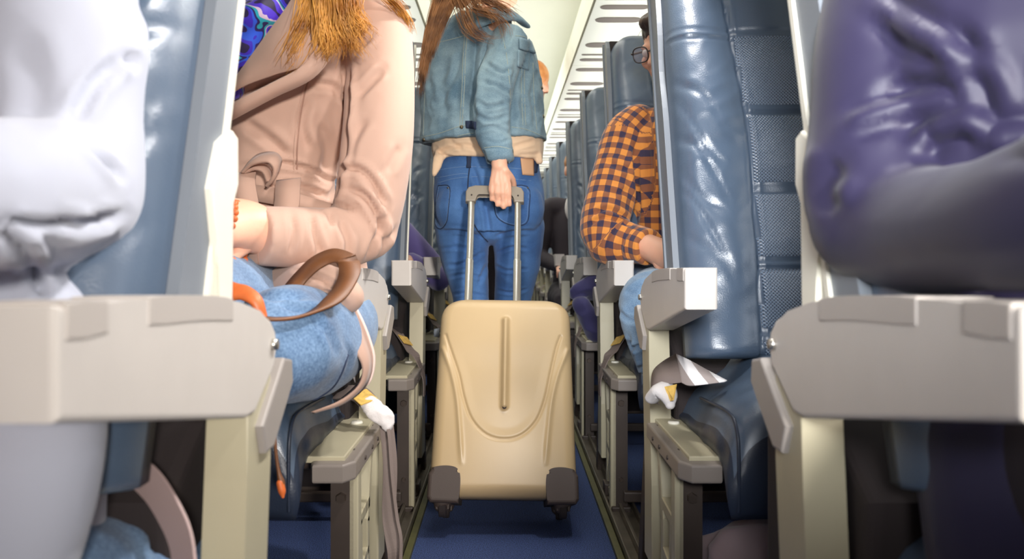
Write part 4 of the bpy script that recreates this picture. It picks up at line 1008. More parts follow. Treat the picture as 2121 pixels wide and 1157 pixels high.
# hair
g1 = [[P(960, -110, 2.50), P(925, -40, 2.44), P(903, 20, 2.42), P(886, 90, 2.41), P(874, 150, 2.41), P(868, 205, 2.42)], [P(970, -110, 2.48), P(940, -40, 2.43), P(915, 10, 2.41), P(898, 60, 2.40), P(884, 120, 2.41), P(875, 170, 2.41)], [P(985, -110, 2.46), P(950, -30, 2.42), P(930, 10, 2.40), P(905, 70, 2.40), P(890, 130, 2.41)]]
strands('hair', g1, 800, .0013, .0125, M['hair_brown'], wd, 3, .003, .55)
g2 = [[P(1000, -110, 2.42), P(950, -30, 2.40), P(960, 20, 2.385), P(975, 60, 2.375), P(1000, 80, 2.37), P(1018, 78, 2.37)], [P(1010, -80, 2.42), P(975, -15, 2.39), P(990, 20, 2.38), P(1020, 30, 2.375), P(1042, 55, 2.37), P(1044, 85, 2.37)], [P(1030, -80, 2.42), P(1000, -10, 2.40), P(1030, 8, 2.385), P(1050, 22, 2.39), P(1062, 35, 2.40)]]
strands('hair', g2, 240, .0008, .018, M['hair_brown'], wd, 8, .004, 1.0)
bm = bmesh.new(); hc = jw['head']; ellipsoid(bm, hc + V((-.03, -.02, .045)), (.088, .092, .092)); ellipsoid(bm, hc + V((-.06, -.03, -.03)), (.05, .06, .09)); tube(bm, [(hc + V((-.05, -.05, 0)), .05, .04), (P(975, -40, 2.46), .055, .03), (P(950, 0, 2.44), .032, .022)], 16, 4); me = fuse(bm, .006, 4); rumple(me, .004, 60, (1, 1, .15)); smooth_obj('hair', me, M['hair_brown'], wd)
for s in 'lr': shoe(wd, jw['an' + s], jw['to' + s], M['shoe_dark'], M['shoe_sole'])

# ================= woman in the pink coat =================
wc = empty('person', (-.42, 1.45, 0)); tag(wc, 'person with golden hair seated in a belted pink coat and washed jeans', 'person')
jc = dict(pelvis=P(600, 620, 1.50), waist=P(572, 470, 1.49), chest=P(582, 200, 1.485), neck=P(640, -40, 1.46), head=P(640, -175, 1.42),
    shl=P(775, 45, 1.43), shr=P(470, 45, 1.50), ell=P(762, 478, 1.37), elr=P(420, 460, 1.42), wrl=P(545, 487, 1.235), wrr=P(400, 520, 1.22),
    hpl=P(690, 650, 1.45), hpr=P(530, 640, 1.46), knl=V((-.40, 1.06, .575)), knr=P(350, 650, 1.05), anl=V((-.46, 1.10, .10)), anr=V((-.56, 1.10, .10)), tol=V((-.46, 1.00, .04)), tor=V((-.57, .99, .04)))
body(wc, jc, M['skin'], 1.0, {'l': ((-1, -.25, -.12), (0, -.3, 1), (0, -1, -.2), (30, 40, 30), 1.0), 'r': ((.5, -.9, 0), (0, 0, 1), (.6, .4, 0))}, voxel=.0045, face=(-.35, -.9, -.25), slim=.74)
bm = bmesh.new(); tube(bm, [(P(600, 484, 1.262), .030, .034), (P(552, 482, 1.235), .034, .038), (P(512, 468, 1.215), .044, .040), (P(478, 462, 1.19), .046, .034), (P(448, 470, 1.16), .040, .028)], 20, 4); me = fuse(bm, .004, 4); smooth_obj('wrist', me, M['skin'], wc)
# coat
bm = bmesh.new()
tube(bm, [(P(600, 620, 1.50), .155, .115), (P(590, 520, 1.49), .150, .115), (P(572, 405, 1.48), .112, .105), (P(575, 290, 1.47), .124, .115), (P(605, 160, 1.46), .150, .125), (P(620, 60, 1.46), .145, .11), (P(630, -20, 1.46), .12, .09), (P(640, -70, 1.46), .07, .07)], 32, 4, side=(1, 0, 0))
slv = [(P(742, 20, 1.43), rp(70, 1.43)), (P(780, 62, 1.41), rp(68, 1.41)), (P(786, 130, 1.39), rp(71, 1.39)), (P(785, 220, 1.37), rp(73, 1.37)), (P(780, 310, 1.36), rp(74, 1.36)), (P(768, 400, 1.36), rp(73, 1.36)), (P(752, 470, 1.365), rp(72, 1.36))]
tube(bm, slv, 28, 4); tube(bm, [(P(758, 470, 1.37), rp(70, 1.37)), (P(700, 492, 1.33), rp(66, 1.33)), (P(640, 492, 1.29), rp(63, 1.29)), (P(580, 490, 1.25), rp(62, 1.25)), (P(532, 489, 1.22), rp(62, 1.22))], 28, 4, flat=True)
tube(bm, [(P(500, 30, 1.48), .075), (P(450, 250, 1.47), .062), (P(425, 460, 1.42), .058), (P(410, 520, 1.25), .048)], 20, 4)
me = fuse(bm, .0052, 5)
crease(me, [([(716, 130), (718, 210), (712, 300), (700, 380), (680, 420)], 7, .020), ([(722, 120), (745, 95), (770, 70)], 6, .007), ([(735, 200), (770, 165), (795, 140)], 8, .007), ([(700, 355), (740, 350), (770, 375), (800, 430)], 7, .011), ([(715, 390), (760, 410), (790, 470), (795, 520)], 7, .012), ([(800, 440), (775, 500), (760, 545)], 6, .010), ([(820, 470), (795, 510), (770, 550)], 5, .007), ([(740, 440), (700, 425), (660, 428)], 5, .007),
    ([(640, 440), (650, 480), (665, 530)], 7, .006), ([(600, 440), (608, 480), (600, 530)], 7, .005), ([(700, 450), (720, 500), (715, 540)], 7, .006), ([(680, 440), (690, 470)], 6, .006),
    ([(490, 200), (540, 175), (600, 150), (640, 120)], 5, .010), ([(640, 175), (690, 180), (715, 215)], 8, .007), ([(500, 250), (560, 290), (600, 330)], 10, .008), ([(640, 200), (625, 260), (640, 320)], 9, .006), ([(500, 345), (560, 335), (640, 350), (700, 385)], 5, .008), ([(540, 395), (600, 380), (690, 410)], 5, .010), ([(660, 250), (680, 310), (670, 370)], 10, .006), ([(760, 240), (730, 290), (720, 340)], 9, .006), ([(830, 300), (800, 360)], 9, .004)])
rumple(me, .004, 6, (1, 1, 1), ridged=False); ct = smooth_obj('coat', me, M['coat'], wc); bc = bvh_of([ct])
stitch('coat_seam', bc, [(640, 165), (632, 190), (622, 240), (616, 300), (615, 350)], M['seam_coat'], ct, .0016); stitch('coat_seam', bc, [(634, 168), (626, 192), (617, 240), (610, 300), (609, 350)], M['coat'], ct, .0016)
stitch('coat_seam', bc, [(532, 428), (530, 460), (532, 500), (536, 545)], M['seam_coat'], ct, .0012)
# lapel and collar edge
bm = bmesh.new(); sheet(bm, dense([P(640, -60, 1.275), P(600, 10, 1.260), P(560, 65, 1.265), P(520, 120, 1.280), P(486, 165, 1.295), P(440, 215, 1.315)], 5), dense([P(720, -60, 1.295), P(690, 60, 1.270), P(640, 130, 1.265), P(570, 155, 1.275), P(500, 182, 1.290), P(440, 225, 1.315)], 5), .006)
finish('lapel', bm, M['coat'], ct, True)
bm = bmesh.new(); sheet(bm, dense([P(690, 60, 1.270), P(630, 132, 1.260), P(560, 172, 1.270), P(490, 208, 1.290), P(440, 240, 1.315)], 5), dense([P(700, 100, 1.275), P(650, 160, 1.275), P(570, 200, 1.285), P(495, 240, 1.300), P(440, 270, 1.325)], 5), .004)
finish('wrap_front', bm, M['coat'], ct, True)
# belt with knot, loop and hanging ends
bm = bmesh.new()
A_ = dense([P(700, 425, 1.385), P(650, 410, 1.365), P(600, 396, 1.355), P(550, 385, 1.36), P(495, 380, 1.375), P(450, 378, 1.39)], 4); B_ = dense([P(700, 462, 1.385), P(650, 446, 1.365), P(600, 430, 1.355), P(550, 420, 1.36), P(495, 412, 1.375), P(450, 410, 1.39)], 4)
sheet(bm, A_, B_, .004); blt = finish('coat_belt', bm, M['coat'], wc, True)
bm = bmesh.new(); ribbon(bm, dense([P(508, 348, 1.345), P(530, 330, 1.325), P(560, 326, 1.315), P(574, 340, 1.315), P(570, 362, 1.325), P(558, 376, 1.34)], 6), V((.1, .75, .6)), .030, .005); finish('belt_knot', bm, M['coat'], blt, True)
bm = bmesh.new(); ribbon(bm, dense([P(560, 372, 1.34), P(552, 352, 1.335), P(535, 345, 1.335), P(512, 352, 1.345)], 6), V((.1, .9, .4)), .026, .005); finish('belt_knot', bm, M['coat'], blt, True)
for q in ([P(505, 358, 1.34), P(503, 380, 1.32), P(508, 412, 1.31), P(512, 440, 1.30)], [P(598, 372, 1.345), P(596, 390, 1.325), P(595, 415, 1.315), P(592, 436, 1.31)]):
    bm = bmesh.new(); ribbon(bm, dense(q, 5), V((1, 0, .05)), .042, .004); finish('belt_tail', bm, M['coat'], blt, True)
# coat skirt thrown over the hip
A_ = dense([P(650, 560, 1.26), P(700, 590, 1.23), P(738, 645, 1.21), P(762, 700, 1.21), P(773, 748, 1.21), P(760, 798, 1.21), P(716, 835, 1.20), P(655, 855, 1.18)], 5)
B_ = dense([P(628, 575, 1.21), P(672, 620, 1.18), P(712, 680, 1.165), P(740, 725, 1.165), P(756, 760, 1.17), P(747, 797, 1.175), P(708, 828, 1.17), P(650, 851, 1.15)], 5)
bm = bmesh.new(); sheet(bm, A_, B_, .005); finish('coat_skirt', bm, M['coat'], ct, True)
bm = bmesh.new(); tube(bm, [(P(590, 585, 1.30), .045, .03), (P(640, 588, 1.22), .040, .030), (P(690, 592, 1.19), .032, .028), (P(722, 618, 1.19), .022, .03)], 16, 4)
q_ = fuse(bm, .005, 3); crease(q_, [([(610, 560), (660, 575), (710, 600)], 5, .006), ([(620, 600), (670, 605), (715, 630)], 5, .006)]); rumple(q_, .004, 14); link_mesh('coat_skirt', q_, M['coat'], ct, True)
A2 = dense([P(650, 560, 1.40), P(700, 620, 1.42), P(738, 700, 1.44), P(752, 760, 1.43), P(735, 800, 1.40), P(690, 835, 1.36)], 5)
bm = bmesh.new(); sheet(bm, [a for a in A_[:len(A2)]], A2, .004) if len(A_) >= len(A2) else None; finish('skirt_lining', bm, M['coat_lining'], ct, True)
bm = bmesh.new(); sheet(bm, [P(733, 722, 1.26), P(737, 792, 1.27)], [P(724, 738, 1.25), P(734, 780, 1.26)], .002); finish('white_label', bm, M['belt_white'], ct)
# jeans
bm = bmesh.new()
tube(bm, [(P(640, 660, 1.50), .10), (P(678, 672, 1.42), .092), (P(650, 705, 1.24), rp(112, 1.24)), (P(600, 712, 1.12), rp(122, 1.12)), (P(562, 722, 1.04), rp(112, 1.04)), (jc['knl'] + V((-.01, 0, -.05)), .068), (jc['knl'].lerp(jc['anl'], .5), .058), (jc['anl'] + V((0, 0, .05)), .05)], 28, 4)
tube(bm, [(P(560, 640, 1.50), .10), (P(520, 625, 1.40), .088), (P(440, 632, 1.18), rp(112, 1.18)), (P(360, 650, 1.04), rp(115, 1.04)), (jc['knr'] + V((0, 0, -.05)), .066), (jc['knr'].lerp(jc['anr'], .5), .056), (jc['anr'] + V((0, 0, .05)), .05)], 28, 4)
me = fuse(bm, .006, 5); crease(me, [([(480, 600), (560, 615), (640, 612)], 7, .008), ([(560, 625), (620, 640), (680, 640)], 6, .006), ([(640, 650), (680, 690), (700, 740)], 8, .004), ([(700, 690), (725, 740), (700, 800), (650, 825)], 5, .004)]); rumple(me, .003, 14)
jn = smooth_obj('jeans', me, M['jeans_w'], wc); bj = bvh_of([jn]); stitch('side_seam', bj, [(720, 735), (708, 770), (690, 800), (660, 822), (630, 835)], M['seam_dark'], jn, .0022)
# scarf
bm = bmesh.new()
for q in ([P(520, -60, 1.340), P(560, -10, 1.320), P(530, 30, 1.300), P(490, 60, 1.300)], [P(560, -80, 1.320), P(585, -20, 1.295), P(560, 20, 1.290), P(510, 40, 1.290)], [P(470, -40, 1.340), P(500, 60, 1.310), P(500, 110, 1.320), P(480, 160, 1.340)], [P(450, 10, 1.340), P(480, 100, 1.320), P(470, 180, 1.340)], [P(610, -70, 1.330), P(600, -10, 1.300), P(560, 45, 1.305), P(515, 95, 1.315)]): tube(bm, [(p, .030, .022) for p in q], 14, 5)
me = fuse(bm, .005, 2); rumple(me, .009, 15, (1, 1, 1), seed=2); smooth_obj('scarf', me, M['scarf'], wc)
# hair
g = [[P(650, -170, 1.30), P(650, -60, 1.27), P(640, 10, 1.265), P(630, 60, 1.265), P(615, 110, 1.27), P(608, 150, 1.275)], [P(690, -170, 1.30), P(690, -60, 1.265), P(700, 10, 1.255), P(712, 60, 1.255), P(728, 90, 1.26), P(738, 120, 1.27)], [P(670, -170, 1.29), P(670, -60, 1.26), P(668, 10, 1.25), P(672, 60, 1.25), P(680, 100, 1.255), P(672, 128, 1.26)], [P(700, -150, 1.30), P(715, -40, 1.27), P(720, 20, 1.255), P(745, 55, 1.255), P(750, 78, 1.26)]]
strands('hair', g, 1000, .0010, .012, M['hair_gold'], wc, 5, .008, 1.0, 14)
g = [[P(700, -170, 1.34), P(740, -70, 1.32), P(790, -20, 1.33), P(825, 15, 1.36), P(845, 50, 1.39), P(850, 75, 1.40)], [P(720, -170, 1.34), P(770, -60, 1.33), P(812, -10, 1.35), P(835, 20, 1.375)]]
strands('hair', g, 170, .0011, .007, M['hair_gold'], wc, 6, .004, 1.0)
bm = bmesh.new(); hc = jc['head']; ellipsoid(bm, hc + V((.01, .02, .04)), (.09, .10, .095)); tube(bm, [(hc + V((.05, .0, 0)), .05), (P(680, -90, 1.36), .07, .045), (P(680, -20, 1.33), .05, .03), (P(670, 30, 1.315), .025, .02)], 16, 4); me = fuse(bm, .006, 4); rumple(me, .004, 50, (1, 1, .15)); smooth_obj('hair', me, M['hair_gold'], wc)
bm = bmesh.new()
for a in range(26):
    an = 2 * math.pi * a / 26; c = P(497, 485, 1.185); ellipsoid(bm, c + V((.006 * math.sin(an * 3), .046 * math.cos(an), .048 * math.sin(an) )), (.0055,) * 3, None, 8, 6)
finish('bracelet', bm, M['bag_leather'], wc, True)
for s in 'lr': shoe(wc, jc['an' + s], jc['to' + s], M['shoe_dark'], M['shoe_sole'])

# the shoulder bag on her lap and its long strap
bag = empty('shoulder_bag', (-.42, 1.0, .55)); tag(bag, 'brown leather shoulder bag on the pink coated lap, strap looped over the thigh', 'bag')
bm = bmesh.new(); box(bm, -.52, -.395, 1.02, 1.09, .63, .74, .012); finish('bag_body', bm, M['bag_leather'], bag)
def rib(name, q, wdir, wd_, th, m, parent):
    bm = bmesh.new(); ribbon(bm, dense(q, 7), wdir, wd_, th); return finish(name, bm, m, parent, True)
q = dense([P(505, 648, .97), P(560, 660, .97), P(620, 655, 1.0), P(668, 636, 1.04), P(704, 606, 1.09), P(724, 565, 1.13), P(718, 538, 1.16), P(688, 530, 1.17), P(652, 546, 1.17), P(622, 575, 1.17), P(602, 600, 1.16)], 7)
wdl = []
for i in range(len(q)):
    t = i / (len(q) - 1); wdl.append(V((.25, 1, .02)).lerp(V((-.55, .7, .45)), sstep(.15, .5, t)))
bm = bmesh.new(); ribbon(bm, q, wdl, [.014 + .018 * sstep(.1, .55, i / len(q)) for i in range(len(q))], .0035); finish('shoulder_strap', bm, M['brown_leather'], bag, True)
bm = bmesh.new(); tube(bm, [(P(492 + 20 * math.cos(a), 622 + 16 * math.sin(a), .99 + .01 * math.sin(a)), .0032) for a in np.linspace(0, 5.6, 14)], 8, 2); finish('strap_ring', bm, M['screw'], bag, True)
bm = bmesh.new(); tube(bm, [(P(455, 590, .99), .012, .006), (P(480, 604, .98), .015, .007), (P(505, 606, .975), .012, .006), (P(530, 622, .97), .009, .005), (P(543, 655, .97), .007, .004)], 12, 4); finish('strap_end', bm, M['bag_leather'], bag, True)
cord = empty('leather_tassel', P(570, 800, 1.0)); tag(cord, 'thin orange leather tassel cord hanging beside the left near armrest post', 'cord')
bm = bmesh.new(); tube(bm, [(P(566, 830, 1.02), .0022), (P(571, 930, 1.02), .0022), (P(577, 975, 1.02), .0026), (P(583, 1000, 1.02), .0050), (P(586, 1024, 1.02), .0022)], 8, 4); finish('cord', bm, M['brown_leather'], cord, True)
bm = bmesh.new(); tube(bm, [(P(580, 1000, 1.018), .0050), (P(584, 1016, 1.018), .0052), (P(586, 1028, 1.018), .0022)], 8, 3); finish('tassel', bm, M['bag_leather'], cord, True)

# ================= man in the plaid shirt =================
mp = empty('person', (.5, 2.35, 0)); tag(mp, 'person seated on the right in an orange and navy plaid shirt with dark rimmed glasses', 'person')
jp = dict(pelvis=P(1430, 610, 2.300), waist=P(1430, 480, 2.290), chest=P(1425, 350, 2.280), neck=P(1418, 205, 2.260), head=P(1393, 100, 2.200),
    shl=P(1530, 250, 2.320), shr=P(1312, 266, 2.305), ell=P(1560, 470, 2.260), elr=P(1238, 492, 2.20), wrl=P(1480, 560, 2.10), wrr=P(1352, 517, 2.07),
    hpl=P(1490, 620, 2.36), hpr=P(1385, 620, 2.36), knl=P(1520, 650, 1.93), knr=P(1352, 640, 1.93), anl=V((.80, 2.10, .10)), anr=V((.475, 2.33, .115)), tol=V((.80, 2.0, .04)), tor=V((.46, 2.18, .045)))
fp = V((-.72, -.62, -.30))
body(mp, jp, M['skin_b'], 1.0, {'r': ((.7, -.6, -.25), (-.3, -.3, 1), (-.6, -.6, 0), (30, 40, 25)), 'l': ((-.7, -.6, -.2), (0, 0, 1), (.6, -.6, 0))}, voxel=.0048, face=fp, up=(-.2, -.2, 1), slim=1.0)
bm = bmesh.new(); tube(bm, [(P(1325, 505, 2.11), .036, .040), (P(1352, 516, 2.07), .036, .038), (P(1385, 530, 2.02), .042, .032)], 20, 4); me = fuse(bm, .004, 3); smooth_obj('forearm', me, M['skin_b'], mp)
bm = bmesh.new()
tube(bm, [(P(1432, 600, 2.310), .175, .125), (P(1430, 480, 2.290), .165, .120), (P(1425, 360, 2.280), .172, .125), (P(1420, 280, 2.270), .165, .11), (P(1418, 235, 2.260), .11, .08), (P(1418, 205, 2.250), .065, .065)], 32, 4, side=(1, 0, 0))
ar = [(P(1322, 262, 2.300), rp(46, 2.33)), (P(1298, 285, 2.290), rp(48, 2.32)), (P(1280, 345, 2.260), rp(49, 2.29)), (P(1262, 415, 2.220), rp(50, 2.25)), (P(1252, 470, 2.190), rp(50, 2.22)), (P(1262, 500, 2.170), rp(48, 2.2))]
fa = [(P(1250, 488, 2.21), rp(48, 2.2)), (P(1290, 500, 2.16), rp(44, 2.16)), (P(1322, 507, 2.12), rp(40, 2.12)), (P(1346, 512, 2.08), rp(38, 2.08))]
tube(bm, ar, 24, 4); tube(bm, fa, 24, 4, flat=True); tube(bm, [(jp['shl'], .062), (jp['ell'], .055), (jp['wrl'], .045)], 18, 4)
me = fuse(bm, .0055, 4)
weave(me, [([(p, r) for p, r in ar[:-1]], (1, .0, .3)), ([(p, r) for p, r in fa], (0, -.5, 1)), ([(P(1400, 600, 2.40), .16), (P(1400, 235, 2.36), .16)], (0, -1, 0))])
crease(me, [([(1315, 300), (1318, 360), (1322, 420), (1318, 460)], 5, .018), ([(1225, 445), (1260, 432), (1300, 452)], 4, .010), ([(1215, 470), (1250, 450), (1290, 462), (1315, 470)], 3.5, .008), ([(1280, 470), (1262, 500), (1255, 530)], 4, .006), ([(1300, 480), (1285, 510), (1290, 540)], 4, .006), ([(1250, 330), (1290, 350), (1312, 345)], 5, .005), ([(1240, 385), (1275, 400), (1305, 392)], 5, .005), ([(1335, 280), (1345, 330), (1340, 400)], 5, .006), ([(1275, 290), (1300, 275)], 4, .004), ([(1320, 490), (1330, 520), (1325, 545)], 3.5, .004)])
rumple(me, .003, 12); sh = smooth_obj('plaid_shirt', me, M['plaid'], mp)
bm = bmesh.new(); tube(bm, [(P(1425, 610, 2.38), .14, .12), (P(1385, 620, 2.34), .105), (P(1366, 625, 2.12), rp(74, 2.12)), (P(1352, 638, 1.95), rp(70, 1.95)), (P(1362, 700, 1.94), rp(64, 1.94)), (P(1385, 780, 2.02), rp(56, 2.0)), (V((.475, 2.22, .22)), .058)], 26, 4)
tube(bm, [(P(1450, 610, 2.38), .13), (P(1500, 625, 2.2), .09), (jp['knl'], .082), (jp['knl'].lerp(jp['anl'], .5), .065), (jp['anl'] + V((0, 0, .06)), .055)], 22, 4)
me = fuse(bm, .006, 4); crease(me, [([(1280, 640), (1300, 660), (1330, 665)], 4, .006), ([(1285, 700), (1310, 720), (1340, 715)], 4, .008), ([(1295, 725), (1315, 760), (1338, 755)], 4, .008), ([(1300, 690), (1310, 740), (1330, 790)], 4, .008), ([(1290, 600), (1320, 610), (1345, 600)], 5, .004)]); rumple(me, .004, 14)
smooth_obj('jeans', me, M['jeans_l'], mp)
for s in 'lr': shoe(mp, jp['an' + s], jp['to' + s], M['shoe_tan'], M['shoe_sole'])
bm = bmesh.new(); tube(bm, [(jp['anr'] + V((0, 0, -.01)), .050), (jp['anr'] + V((0, 0, .10)), .052)], 18, 2, flat=True); finish('boot_shaft', bm, M['shoe_tan'], mp, True)
# glasses
f = fp.normalized(); u = V((-.2, -.2, 1)); u = (u - f * u.dot(f)).normalized(); r = f.cross(u); hc = jp['head']
gl = empty('glasses'); gl.parent = mp; gl.location = hc - mp.location
for s in (-1, 1):
    c = hc + r * s * .034 + f * .104 + u * .002
    ring = [(c + r * .029 * math.copysign(abs(math.cos(a)) ** .7, math.cos(a)) + u * .021 * math.copysign(abs(math.sin(a)) ** .7, math.sin(a)) - f * .004 * s * math.cos(a), .0019) for a in np.linspace(0, 2 * math.pi, 28)]
    bm = bmesh.new(); tube(bm, ring, 8, 1, caps=False); o = finish('lens_rim', bm, M['frame_dark'], gl, True)
    bm = bmesh.new(); vs = [bm.verts.new(p) for p, _ in ring[:-1]]; vs2 = [bm.verts.new(p - f * .0016) for p, _ in ring[:-1]]; bm.faces.new(vs); bm.faces.new(vs2[::-1])
    for i in range(len(vs)): bm.faces.new((vs[i], vs2[i], vs2[(i+1) % len(vs)], vs[(i+1) % len(vs)]))
    finish('lens', bm, M['lens'], o)
    bm = bmesh.new(); tube(bm, [(c + r * s * .029 + u * .006, .002, .004), (c + r * s * .040 - f * .02 + u * .006, .002, .004), (hc + r * s * .080 - f * .005 + u * .008, .002, .004), (hc + r * s * .082 - f * .03, .002, .003)], 8, 4); finish('temple', bm, M['frame_dark'], gl, True)
bm = bmesh.new(); tube(bm, [(hc + r * q_ * .006 + f * (.106 - abs(q_) * .001) + u * .008, .002) for q_ in (-1, 0, 1)], 8, 3); finish('bridge', bm, M['frame_dark'], gl, True)
bm = bmesh.new(); ellipsoid(bm, hc + u * .050 - f * .018, (.084, .098, .078), Matrix((r, f, u)).transposed()); ellipsoid(bm, hc + u * .085 + f * .05, (.058, .04, .028), Matrix((r, f, u)).transposed()); ellipsoid(bm, hc + r * .07 + u * .01 - f * .012, (.012, .02, .04), Matrix((r, f, u)).transposed()); ellipsoid(bm, hc - r * .07 + u * .01 - f * .012, (.012, .02, .04), Matrix((r, f, u)).transposed())
me = fuse(bm, .005, 3); rumple(me, .003, 70, (1, 1, .4)); smooth_obj('hair', me, M['hair_dark'], mp)

# ================= passenger in navy, near right =================
mn = empty('person', (.55, .75, 0)); tag(mn, 'person in a navy jacket at the right edge, elbow on the nearest right armrest', 'person')
jn_ = dict(pelvis=V((.56, .70, .56)), waist=V((.56, .72, .74)), chest=V((.56, .72, .94)), neck=V((.57, .76, 1.20)), head=V((.57, .72, 1.35)),
    shl=V((.75, .80, 1.09)), shr=P(1880, -150, .80), ell=V((.80, .72, .80)), elr=P(1835, 440, .735), wrl=V((.70, .45, .76)), wrr=P(2260, 410, .44),
    hpl=V((.66, .68, .56)), hpr=V((.49, .68, .56)), knl=V((.68, .22, .55)), knr=V((.415, .20, .56)), anl=V((.68, .28, .10)), anr=V((.43, .28, .10)), tol=V((.69, .16, .04)), tor=V((.46, .16, .04)))
body(mn, jn_, M['skin_b'], 1.0, {'r': ((.5, -.8, 0), (0, 0, 1), (-.8, -.5, 0)), 'l': ((-.6, -.7, 0), (0, 0, 1), (.6, -.6, 0))}, voxel=.006, slim=.9)
bm = bmesh.new()
tube(bm, [(jn_['pelvis'] + V((0, 0, -.02)), .17, .12), (jn_['waist'], .185, .135), (jn_['chest'], .20, .135), ((jn_['shl'] + jn_['shr']) / 2, .14, .10), (jn_['neck'] - V((0, 0, .03)), .07, .07)], 30, 4, side=(1, 0, 0))
tube(bm, [(P(1900, -170, .80), .066), (P(1862, -40, .795), .070), (P(1848, 110, .78), .074), (P(1836, 260, .765), .074), (P(1828, 370, .75), .073), (P(1838, 440, .73), .068)], 28, 4)
tube(bm, [(P(1830, 445, .735), .066), (P(1905, 478, .67), .054), (P(2010, 468, .58), .049), (P(2180, 440, .48), .046), (P(2350, 400, .42), .042)], 26, 4)
tube(bm, [(jn_['shl'], .068), (jn_['ell'], .058), (jn_['wrl'], .046)], 18, 4)
tube(bm, [(V((.51, .70, .66)), .15, .11), (V((.50, .64, .55)), .155, .12), (V((.50, .62, .45)), .15, .11)], 24, 3, side=(1, 0, 0))  # dark hem added over the seat leather, standing in for shade
me = fuse(bm, .006, 5)
crease(me, [([(1800, 0), (1880, 55), (1980, 110), (2070, 165)], 20, -.008), ([(1830, 190), (1920, 172), (2000, 195)], 16, .008), ([(1740, 262), (1850, 228), (1960, 224)], 16, -.006), ([(1740, 330), (1700, 390), (1720, 450)], 24, .010), ([(1885, 325), (1925, 275), (2000, 252), (2060, 280)], 18, -.010), ([(1980, 60), (2030, 160), (2060, 250)], 22, .007), ([(2050, 300), (2110, 285), (2170, 300)], 20, -.008)])
rumple(me, .006, 7, ridged=False); smooth_obj('navy_jacket', me, M['navy'], mn)
bm = bmesh.new()
for s in 'lr': tube(bm, [(jn_['pelvis'], .13, .12), (jn_['hp' + s], .105), (jn_['hp' + s].lerp(jn_['kn' + s], .5), .092), (jn_['kn' + s], .072), (jn_['kn' + s].lerp(jn_['an' + s], .5), .064), (jn_['an' + s] + V((0, 0, .03)), .054)], 24, 4)
me = fuse(bm, .008, 4); rumple(me, .005, 9); smooth_obj('trousers', me, M['dark_trousers'], mn)
for s in 'lr': shoe(mn, jn_['an' + s], jn_['to' + s], M['shoe_dark'], M['shoe_sole'])

# ================= passenger in light grey, near left =================
mg = empty('person', (-.55, .72, 0)); tag(mg, 'person in a loose light grey top at the left edge, seated in the nearest row', 'person')
jg = dict(pelvis=V((-.53, .68, .54)), waist=V((-.54, .70, .72)), chest=V((-.55, .77, .92)), neck=V((-.56, .78, 1.17)), head=V((-.56, .75, 1.32)),
    shl=V((-.40, .76, 1.05)), shr=V((-.74, .78, 1.06)), ell=P(115, 400, .69), elr=V((-.80, .70, .78)), wrl=V((-.56, .42, .74)), wrr=V((-.66, .42, .74)),
    hpl=V((-.45, .66, .54)), hpr=V((-.62, .66, .54)), knl=V((-.46, .22, .54)), knr=V((-.66, .22, .54)), anl=V((-.46, .28, .10)), anr=V((-.66, .28, .10)), tol=V((-.46, .16, .04)), tor=V((-.67, .16, .04)))
body(mg, jg, M['skin'], 1.0, {'l': ((-.5, -.8, 0), (0, 0, 1), (.8, -.5, 0)), 'r': ((.5, -.8, 0), (0, 0, 1), (-.6, -.6, 0))}, voxel=.006, slim=.9)
bm = bmesh.new()
tube(bm, [(V((-.54, .66, .46)), .19, .13), (V((-.54, .68, .60)), .18, .13), (jg['waist'], .17, .13), (jg['chest'], .17, .13), ((jg['shl'] + jg['shr']) / 2, .14, .10), (jg['neck'] - V((0, 0, .03)), .07, .07)], 30, 4, side=(1, 0, 0))
tube(bm, [(P(95, -260, .76), .070), (P(110, -100, .75), .074), (P(128, 60, .73), .078), (P(132, 130, .715), .078), (P(135, 240, .70), .068), (P(132, 340, .69), .070), (P(125, 400, .68), .070)], 28, 4)
tube(bm, [(P(120, 392, .68), .068), (P(20, 400, .58), .056), (P(-150, 410, .50), .050), (V((-.50, .44, .75)), .044)], 24, 4)
tube(bm, [(P(60, 440, .73), .072, .05), (P(95, 540, .72), .075, .06), (P(60, 640, .68), .072, .06), (P(30, 800, .62), .070, .055), (P(25, 960, .58), .066, .05), (P(-20, 1120, .56), .066, .05), (P(-80, 1280, .55), .06, .05)], 26, 4, side=(1, 0, 0))
me = fuse(bm, .006, 5)
crease(me, [([(-20, 452), (80, 462), (180, 458), (262, 440)], 9, .012), ([(150, 270), (200, 320), (255, 370)], 8, .010), ([(255, 120), (200, 170), (150, 250)], 14, .008), ([(0, 470), (60, 540), (90, 620)], 12, .012), ([(40, 470), (70, 500), (100, 560)], 12, -.006), ([(120, 500), (180, 490), (240, 470)], 12, -.006), ([(30, 60), (70, 180), (50, 300)], 34, .004), ([(265, 120), (282, 128)], 12, .010)])
rumple(me, .004, 5, ridged=False); smooth_obj('grey_top', me, M['grey_top'], mg)
bm = bmesh.new()
tube(bm, [(jg['pelvis'], .13, .12), (V((-.47, .74, .47)), .08), (P(318, 1085, .80), .048), (P(300, 1200, .76), .060), (V((-.44, .45, .48)), .085), (jg['knl'], .070), (jg['anl'] + V((0, 0, .05)), .055)], 24, 4)
tube(bm, [(jg['pelvis'], .13, .12), (jg['hpr'], .10), (jg['knr'], .070), (jg['anr'] + V((0, 0, .05)), .055)], 24, 4)
me = fuse(bm, .007, 4); crease(me, [([(280, 1060), (320, 1100), (330, 1150)], 12, .008), ([(370, 1000), (390, 1060), (380, 1120)], 10, .008)]); rumple(me, .005, 14); smooth_obj('jeans', me, M['jeans_w'], mg)
for s in 'lr': shoe(mg, jg['an' + s], jg['to' + s], M['shoe_dark'], M['shoe_sole'])
